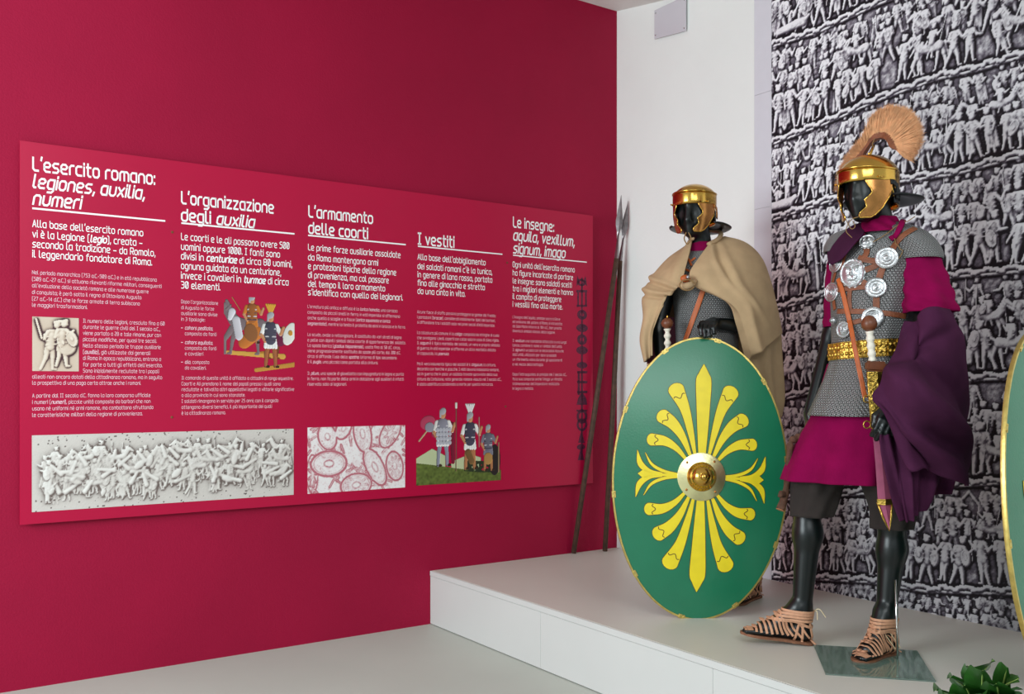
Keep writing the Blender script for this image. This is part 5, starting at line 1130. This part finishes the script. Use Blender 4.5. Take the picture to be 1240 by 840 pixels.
HL, atL = helmet('plain_helmet', headL+V((0, .0, .014)), YLH, 'brass helmet without crest and with a wide dark neck guard on the left-hand mannequin', .97, tall=.060, top=.132, knob=False)
mk('chin_cord', *tube([V(p) for p in cr([tuple(atL(-.012, .09, -.118)), tuple(atL(-.018, .10, -.15)), tuple(atL(0, .105, -.178)), tuple(atL(.016, .10, -.15)), tuple(atL(.0, .09, -.118))], 20)], .003, 6), M['cordd'], HL)
rowsL = [(852, 302, YS+.01, .066, .060, None), (852, 308, YS+.01, .12, .085, None), (853, 322, YS+.01, .165, .12, None), (854, 345, YS, .162, .130, None), (855, 380, YS, .150, .124, None), (856, 415, YS, .150, .122, None), (856, 460, YS, .165, .135, None), (856, 500, YS, .19, .15, None)]
mail2 = thing('soldier_mail_shirt', P(856, 500, YS), 'grey iron ring mail shirt showing between the tan cloak and the green shield', 'mail shirt')
vL, fL, uvL = loft(rings(rowsL, YL), 120, 70, disp=lambda th, t: .003*math.sin(14*t+2*th), thick=.005, power=2.1); mk('mail_body', vL, fL, M['mail'], mail2, smooth=True, uv=uvL); bL_ = bvh_of(vL, fL)
for px in ([(833, 312), (838, 322)], [(830, 326), (837, 330), (834, 338)], [(842, 313), (835, 318)]):
    mk('lacing', *surf_band(bL_, px, .010, .004, 8, off=.004), M['orange'], mail2)
tu2 = thing('soldier_tunic', P(856, 545, YS), 'dark maroon tunic mostly hidden behind the green shield', 'tunic')
v_, f_, _ = loft(rings([(850, 294, YS+.01, .058, .055, None), (850, 300, YS+.01, .070, .066, None), (850, 306, YS+.01, .082, .074, None)], YL), 60, 10, thick=.005, power=2); mk('neckline', v_, f_, M['magenta'], tu2, smooth=True)
v_, f_, _ = loft(rings([(856, 490, YS, .17, .14, None), (856, 530, YS, .20, .16, None), (856, 575, YS, .215, .17, None)], YL), 80, 20, disp=lambda th, t: t*.012*math.sin(9*th), thick=.005, power=2); mk('skirt', v_, f_, M['darktunic'], tu2, smooth=True)
v_, f_, _ = loft(rings([(807, 385, 4.69, .062, .062, None), (803, 410, 4.68, .07, .07, None), (803, 440, 4.67, .075, .075, None)], YL), 50, 14, disp=lambda th, t: .004*math.sin(6*th+3*t), thick=.004, power=2); mk('sleeve', v_, f_, M['darktunic'], tu2, smooth=True)
bl = thing('shoulder_strap', P(840, 400, 4.46), 'orange-brown leather shoulder strap crossing the grey mail of the left soldier', 'strap'); mk('strap', *surf_band(bL_, [(853, 346), (848, 362), (841, 382), (832, 408), (824, 430)], .024, .004, 24, off=.004), M['orange'], bl)
# soldier's sword
s2 = thing('soldier_sword', P(812, 560, 4.46), 'sword with ball-shaped wood pommel and white grip rising behind the green shield', 'sword'); Y2 = 4.46
mk('pommel', *lathe([(.002, .028), (.013, .026), (.024, .016), (.029, .003), (.024, -.012), (.010, -.022), (.002, -.024)], P(808, 392, Y2), UZ, 24), M['wood'], s2, smooth=True)
mk('pommel_knob', *lathe([(.004, 0), (.005, .008), (.003, .014), (.0005, .017)], P(808, 385.5, Y2), UZ, 12), M['brass'], s2, smooth=True)
prof = [(i/20, .0135+.0035*math.cos(i/20*3*2*math.pi)) for i in range(21)]; mk('grip', *ctr_line(P(808, 398, Y2), P(808.5, 424, Y2), prof, 18), M['bone'], s2, smooth=True)
MB().add(*box(P(808.5, 428, Y2), .066, .034, .034, None, .006)).mk('guard', M['wood'], s2); MB().add(*box(P(810, 490, Y2+.01), .055, .018, .46, Matrix.Rotation(math.radians(2), 3, 'Y'), .006)).mk('scabbard_body', M['orange'], s2)
# tan cloak
ck = thing('tan_cloak', P(860, 470, 4.7), 'tan wool cloak fastened at the chest of the left-hand mannequin', 'cloak')
right = [[P(858, 296, 4.55), P(867, 289, 4.60), P(876, 287, 4.66), P(882, 290, 4.72), P(866, 292, 4.76)],
 [P(846, 312, 4.50), P(866, 300, 4.53), P(889, 293, 4.58), P(908, 297, 4.68), P(890, 300, 4.84)],
 [P(835, 330, 4.46), P(862, 322, 4.44), P(895, 312, 4.48), P(924, 313, 4.62), P(905, 315, 4.86)],
 [P(841, 347, 4.455), P(870, 352, 4.40), P(903, 344, 4.42), P(934, 340, 4.60), P(915, 345, 4.88)],
 [P(880, 366, 4.44), P(893, 374, 4.40), P(915, 370, 4.42), P(940, 365, 4.60), P(922, 372, 4.88)],
 [P(892, 393, 4.46), P(901, 395, 4.42), P(919, 392, 4.44), P(944.5, 385, 4.60), P(928, 392, 4.88)],
 [P(905, 440, 4.48), P(911, 432, 4.46), P(926, 421, 4.48), P(948, 403, 4.60), P(935, 412, 4.88)]]
def dR(S_, T):
    d = .006*np.sin(14*S_-3*T)+.013*bump_(S_-.55*T, .12, .035)*bump_(T, .45, .3)+.012*bump_(S_-.3*T, .30, .04)*bump_(T, .5, .35)-.012*bump_(S_-.38*T, .22, .03)*bump_(T, .45, .3)
    return d+.010*np.sin(11*S_+2)*T+.012*bump_(S_, .42, .05)*np.clip(T*2-.6, 0, 1)
mk('right_panel', *sheet(right, 90, 90, .006, dR), M['tan'], ck, smooth=True)
left = [[P(838, 289, 4.60), P(832, 294, 4.64), P(828, 298, 4.70), P(834, 300, 4.78)],
 [P(835, 306, 4.53), P(822, 308, 4.58), P(808, 313, 4.68), P(820, 314, 4.84)],
 [P(829, 330, 4.47), P(812, 328, 4.50), P(792, 332, 4.64), P(800, 334, 4.86)],
 [P(826, 346, 4.46), P(808, 347, 4.49), P(784, 346, 4.62), P(790, 350, 4.86)],
 [P(811, 355, 4.48), P(800, 360, 4.50), P(779, 362, 4.60), P(785, 364, 4.86)],
 [P(801, 371, 4.51), P(794, 378, 4.52), P(780, 384, 4.58), P(786, 384, 4.86)],
 [P(790, 396, 4.53), P(786, 404, 4.53), P(776, 411, 4.58), P(782, 412, 4.86)],
 [P(788, 430, 4.55), P(786, 434, 4.55), P(781, 438, 4.58), P(786, 438, 4.84)]]
mk('left_panel', *sheet(left, 80, 60, .006, lambda S_, T: .006*np.sin(9*S_+2*T)+.014*bump_(T+.12*S_, .56, .030)-.012*bump_(T+.12*S_, .61, .022)+.012*bump_(T+.2*S_, .47, .03)-.010*bump_(T+.2*S_, .51, .02)), M['tan'], ck, smooth=True)
mk('back_panel', *sheet([[P(800, 340, 4.86), P(856, 312, 4.86), P(905, 330, 4.86)], [P(785, 400, 4.86), P(860, 400, 4.90), P(940, 398, 4.86)], [P(783, 440, 4.86), P(862, 460, 4.90), P(947, 472, 4.82)], [P(790, 500, 4.84), P(862, 520, 4.90), P(944, 478, 4.80)]], 50, 70, .006, lambda S_, T: .014*np.sin(26*S_+1)*T), M['tan'], ck, smooth=True)
mk('lower_layer', *sheet([[P(903, 405, 4.52), P(925, 400, 4.56), P(945, 395, 4.66)], [P(905, 440, 4.54), P(928, 435, 4.56), P(946, 430, 4.66)], [P(915, 470, 4.58), P(934, 476, 4.58), P(949, 478, 4.66)], [P(922, 492, 4.62), P(936, 500, 4.62), P(946, 505, 4.68)]], 30, 30, .006, lambda S_, T: .008*np.sin(13*S_+2*T)), M['tan'], ck, smooth=True)
coll = cr([tuple(P(*q)) for q in ((838, 289, 4.57), (842, 283, 4.66), (856, 279, 4.74), (872, 281, 4.70), (870, 289, 4.60), (858, 296, 4.545))], 30)
mk('collar_roll', *tube([V(p) for p in coll], .012, 10, flat=.8), M['tan'], ck, smooth=True)
mk('gathered_knot', *tube([P(822, 345, 4.45), P(828, 347, 4.435), P(836, 345, 4.43), P(843, 340, 4.44)], [.008, .018, .018, .008], 10), M['tan'], ck, smooth=True)
br = thing('cloak_brooch', P(832, 336, 4.40), 'small orange and silver brooch with a thin ring closing the tan cloak', 'brooch')
mk('stone', *lathe([(.017, -.004), (.018, 0), (.012, .006), (.001, .009)], P(830, 337, 4.425), (0, -1, .1), 16, sx=1.3), M['orange'], br, smooth=True); mk('boss', *lathe([(.010, 0), (.008, .006), (.001, .010)], P(833, 335.5, 4.415), (0, -1, .1), 14), M['silver'], br, smooth=True)
mk('ring', *tube([P(828+9*math.cos(a)+4, 345+6.5*math.sin(a), 4.405) for a in np.linspace(.3, 2*math.pi-.3, 28)], .003, 6), M['cordd'], br, smooth=True)
sandal('strap_sandal', hl, tl, V((hl.x-.03, hl.y-.04, PZ+.11)), bvL, 'worn brown strap sandal of the left soldier peeping out behind the shield')
sandal('strap_sandal', h2, t2, V((h2.x-.02, h2.y-.03, PZ+.11)), bvL, 'strap sandal of the left soldier hidden behind the green shield')

# ---------------------------------------------------------------- shields
def shield(name, c, ux, uy, hw, hh, label, full=True, tilt=0.):
    ux = V(ux).normalized(); uy = (V(uy)-ux*V(uy).dot(ux)).normalized(); n = ux.cross(uy); c = V(c)
    if n.dot(O-c) < 0: n = -n
    k = hh*2/.792; dep = lambda x, y: -(x*x*.16+y*y*.09)
    W3 = lambda x, y, o=0.: c+ux*x+uy*y+n*(dep(x, y)+o)
    base = c-uy*hh; sh = thing(name, base, label, 'shield'); nr_, na = 16, 96; vs = [W3(0, 0), W3(0, 0, -.009)]; fs = []
    for side in (0, 1):
        for i in range(1, nr_+1):
            for j in range(na): a = 2*math.pi*j/na; vs.append(W3(hw*math.cos(a)*i/nr_, hh*math.sin(a)*i/nr_, -.009*side))
    b = lambda s_, i, j: 2+s_*nr_*na+(i-1)*na+j % na
    for j in range(na):
        fs.append((0, b(0, 1, j), b(0, 1, j+1))); fs.append((1, b(1, 1, j+1), b(1, 1, j)))
        for i in range(1, nr_):
            fs.append((b(0, i, j), b(0, i+1, j), b(0, i+1, j+1), b(0, i, j+1))); fs.append((b(1, i, j+1), b(1, i+1, j+1), b(1, i+1, j), b(1, i, j)))
        fs.append((b(0, nr_, j), b(1, nr_, j), b(1, nr_, j+1), b(0, nr_, j+1)))
    mk('board', vs, fs, M['green'], sh, smooth=False, auto=40)
    # rim binding
    prof = [(-.006, .0025), (.002, .0035), (.0035, -.004), (.002, -.0115), (-.006, -.0105)]; vs = []; m_ = len(prof)
    for j in range(144):
        a = 2*math.pi*j/144; w_ = 1+.1*math.sin(j*2.3)*math.sin(j*.7)
        for (r, o) in prof: L = math.hypot(hw*math.cos(a), hh*math.sin(a)); vs.append(W3(math.cos(a)*(hw+r*w_), math.sin(a)*(hh+r*w_), o))
    mk('rim', vs, [(j*m_+q, j*m_+q+1, ((j+1) % 144)*m_+q+1, ((j+1) % 144)*m_+q) for j in range(144) for q in range(m_-1)], M['rimbrass'], sh, auto=35)
    for j in range(10):
        a = 2*math.pi*(j+.25)/10; p = W3(math.cos(a)*(hw-.004), math.sin(a)*(hh-.004), .003); t = (ux*-math.sin(a)*hw+uy*math.cos(a)*hh).normalized(); r = n.cross(t)
        mb = MB(); mb.add(*box(p, .030, .018, .003, Matrix((tuple(t), tuple(r), tuple(n))).transposed(), .001))
        for q in (-1, 1): mb.add(*lathe([(.0035, 0), (.003, .002), (.0005, .003)], p+t*q*.009+n*.001, n, 8))
        mb.mk('rim_clip', M['rimbrass'], sh)
    s_ = .001594*hh*2/1.275
    def petal(cl, wd, mx, my, endround=True, name='petal'):
        pts = cr(cl, 22); ww = cr([(x, 0) for x in wd], 22)[:, 0]; vs1 = []; 
        def build(extra, o):
            vs = []; L = []; Rr = []
            for i, p in enumerate(pts):
                t = pts[min(i+1, 21)]-pts[max(i-1, 0)]; t = t/np.linalg.norm(t); nn_ = np.array([-t[1], t[0]]); w0 = ww[i]+extra
                L.append(p+nn_*w0); Rr.append(p-nn_*w0)
            if endround:
                t = pts[-1]-pts[-2]; t /= np.linalg.norm(t); nn_ = np.array([-t[1], t[0]]); w0 = ww[-1]+extra
                for a in (.35, .75, 1.15, 1.5): L.append(pts[-1]+nn_*w0*math.cos(a)+t*w0*.8*math.sin(a)); Rr.append(pts[-1]-nn_*w0*math.cos(a)+t*w0*.8*math.sin(a))
            v3 = []
            for l, r in zip(L, Rr):
                for q in (0, .25, .5, .75, 1): x, y = l*(1-q)+r*q; v3.append(W3(x*mx*s_, y*my*s_, o))
            return v3, [(i*5+q, i*5+q+1, (i+1)*5+q+1, (i+1)*5+q) for i in range(len(L)-1) for q in range(4)], L, Rr
        v3, f3, _, _ = build(1.6, .0010); mk('petal_outline', v3, f3, M['outline'], sh)
        v3, f3, L, Rr = build(0, .0016); mk(name, v3, f3, M['yellow'], sh)
        if endround and wd[-1] > 12:
            a = L[21-3]; b = Rr[21-3]; d = b-a; e = pts[-1]-pts[-3]; e = e/np.linalg.norm(e); q = [a+d*t+e*(5*math.sin(t*3*math.pi)+3) for t in np.linspace(.04, .96, 16)]; vs = []
            for i, p in enumerate(q):
                t = q[min(i+1, 15)]-q[max(i-1, 0)]; t /= np.linalg.norm(t); nn_ = np.array([-t[1], t[0]]); vs += [W3((p[0]+nn_[0]*1.1)*mx*s_, (p[1]+nn_[1]*1.1)*my*s_, .0022), W3((p[0]-nn_[0]*1.1)*mx*s_, (p[1]-nn_[1]*1.1)*my*s_, .0022)]
            mk('petal_line', vs, [(2*i, 2*i+1, 2*i+3, 2*i+2) for i in range(15)], M['outline'], sh)
    for my in (1, -1):
        petal([(0, 60), (0, 130), (0, 200), (0, 272), (0, 296), (0, 322)], [10, 15, 19, 22, 14, .6], 1, my, False, 'centre_spike')
        for mx in (1, -1):
            petal([(20, 62), (34, 125), (52, 190), (78, 244)], [4, 9, 14, 23], mx, my)
            petal([(32, 56), (56, 108), (84, 145), (114, 166)], [4, 10, 16, 20], mx, my)
            petal([(42, 44), (72, 76), (106, 95), (143, 98)], [3.5, 8, 13, 17], mx, my)
            petal([(64, 4), (105, 10), (140, 28), (160, 60)], [2.2, 4.2, 3.6, .5], mx, my, False)
            petal([(110, 4), (145, 8), (172, 28), (182, 66)], [2, 5.5, 8, .5], mx, my, False)
    for mx in (1, -1): petal([(64, 0), (110, 0), (145, 0), (160, 0), (178, 0)], [4, 4, 6, 13, .5], mx, 1, False)
    # boss
    bs = mk('boss_flange', *lathe([(.108, -.001), (.108, .003), (.104, .0045), (.070, .006), (.064, .008)], W3(0, 0, .0), n, 64), M['palebrass'], sh, auto=40)
    mk('boss_dome', *lathe([(.066, .006), (.066, .012), (.060, .020), (.054, .026), (.053, .036), (.047, .050), (.034, .062), (.016, .069), (.001, .071)], W3(0, 0, 0), n, 64), M['brass'], bs, smooth=True)
    mk('boss_button', *lathe([(.018, .066), (.017, .074), (.010, .080), (.001, .082)], W3(0, 0, 0), n, 32), M['brass'], bs, smooth=True)
    for a in (.9, 2.4, 3.9, 5.5): mk('rivet', *lathe([(.006, .003), (.005, .008), (.001, .010)], W3(math.cos(a)*.09, math.sin(a)*.09, .002), n, 12), M['brassd'], bs, smooth=True)
    mk('grip_bar', *tube([W3(-hw*.8, 0, -.02), W3(0, 0, -.035), W3(hw*.8, 0, -.02)], .012, 8), M['wood'], sh)
    return sh
cS = P(849.2, 577, 4.288); lean = math.radians(5.5); upS = V((math.sin(math.radians(3.0))*1.0, math.sin(lean), math.cos(lean)))
hhS = 171/F*4.288*1.003; hwS = 107.3/F*4.288*.995; 
shield('oval_shield', cS, V((1, .0, -math.sin(math.radians(3.0)))), upS, hwS, hhS, 'green oval shield with yellow palmette pattern standing on the platform before the cloaked soldier')
cS2 = V((1.905, 3.30, 0)); yw = math.radians(40)
shield('oval_shield', V((cS2.x, cS2.y, PZ+.012+.615*.995)), V((math.cos(yw), math.sin(yw), 0)), V((.0, .09, 1)), .395, .615, 'second green and yellow oval shield, cut off by the right edge of the view')

# ---------------------------------------------------------------- spears
def spear(b, t, tip, label):
    b, t, tip = V(b), V(t), V(tip); sp = thing('spear', b, label, 'spear', 'spears leaning in the corner'); mk('shaft', *tube([b, b.lerp(t, .5)+V((.003, 0, 0)), t], [.0155, .0165, .015], 12), M['shaft'], sp, smooth=True)
    d = (tip-t); a, bb, tt_ = frame(d, V((0, 1, 0))); L = d.length; rows = [(0, .013, .013), (.1, .012, .012), (.25, .007, .007), (.36, .006, .006), (.42, .010, .005), (.52, .020, .005), (.60, .022, .005), (.72, .016, .0045), (.86, .008, .003), (1, .0008, .0008)]
    vs = []
    for t0_, w_, th_ in rows: p = t+d*t0_; vs += [p+a*w_, p+bb*th_, p-a*w_, p-bb*th_]
    fs = [(i*4+k, i*4+(k+1) % 4, (i+1)*4+(k+1) % 4, (i+1)*4+k) for i in range(len(rows)-1) for k in range(4)]+[(3, 2, 1, 0)]
    mk('spearhead', vs, fs, M['steel'], sp)
b1 = P(694.5, 669, 5.92); b1.z = PZ+.003; b2 = P(732.5, 664, 6.0); b2.z = PZ+.003
spear(b1, P(746.5, 313, 5.98), P(752.3, 236, 5.99), 'more slanted of two spears in the corner, its foot farther from the white wall')
spear(b2, P(751, 316, 6.04), P(760.8, 243, 6.045), 'steeper of the two wooden spears, standing nearer the white wall')

# ---------------------------------------------------------------- plant in the foreground
pc = V((1.14, 2.30, 0)); 
plt = thing('potted_plant', pc, 'leafy green potted plant in front of the platform at the bottom right', 'plant')
mk('pot', *lathe([(.11, .0), (.15, .02), (.18, .32), (.19, .34), (.17, .34), (.16, .30), (.001, .30)], pc, UZ, 40), M['pot'], plt, smooth=False, auto=40)
mk('soil', *lathe([(.16, .30), (.12, .312), (.001, .315)], pc, UZ, 24), M['soil'], plt, kind='stuff')
def leaf(root, tip, side, wd, droop, m, mb=None):
    root, tip = V(root), V(tip); d = tip-root; s = V(side).normalized(); up = s.cross(d).normalized()
    if up.z < 0: up = -up
    vs = []; rb = []; n = 12
    for i in range(n+1):
        t = i/n; c = root+d*t+up*(droop*math.sin(t*math.pi)); w_ = wd*(math.sin(math.pi*min(1, t*.96+.03))**.75)*(1-.25*t); rip = .12*wd*math.sin(t*14)
        vs += [c-s*w_+up*(w_*.35+rip), c-s*w_*.5+up*w_*.12, c, c+s*w_*.5+up*w_*.12, c+s*w_+up*(w_*.35-rip)]; rb.append(c+up*.0015)
    fs = [(i*5+k, i*5+k+1, (i+1)*5+k+1, (i+1)*5+k) for i in range(n) for k in range(4)]
    lf = mk('leaf', vs, fs, M['leaf'], plt, smooth=True); mk('midrib', *tube(rb, [.0035]*3+[.0025]*(n-4)+[.001, .0006], 5), M['leafrib'], lf, smooth=True)
gg = np.random.default_rng(6)
tips = [(1133, 836, 2.25), (1150, 820, 2.2), (1172, 806, 2.18), (1204, 799, 2.28), (1190, 812, 2.1), (1220, 808, 2.2), (1234, 822, 2.15), (1236, 833, 2.3), (1206, 828, 2.05), (1168, 830, 2.1), (1240, 845, 2.2), (1180, 845, 2.02), (1215, 850, 2.0), (1150, 850, 2.1)]
for i, tp in enumerate(tips):
    t = P(*tp); r0 = pc+V((gg.normal(0, .02), gg.normal(0, .02), .34)); root = r0.lerp(t, .30)+UZ*.06; mk('stem', *tube([r0-UZ*.04, root.lerp(r0, .5)+UZ*.01, root], .004, 6), M['leafrib'], plt, smooth=True)
    sd_ = (t-root).cross(UZ); sd_ = sd_+V(gg.normal(0, .05, 3)); leaf(root, t, sd_, gg.uniform(.050, .066), .035, None)
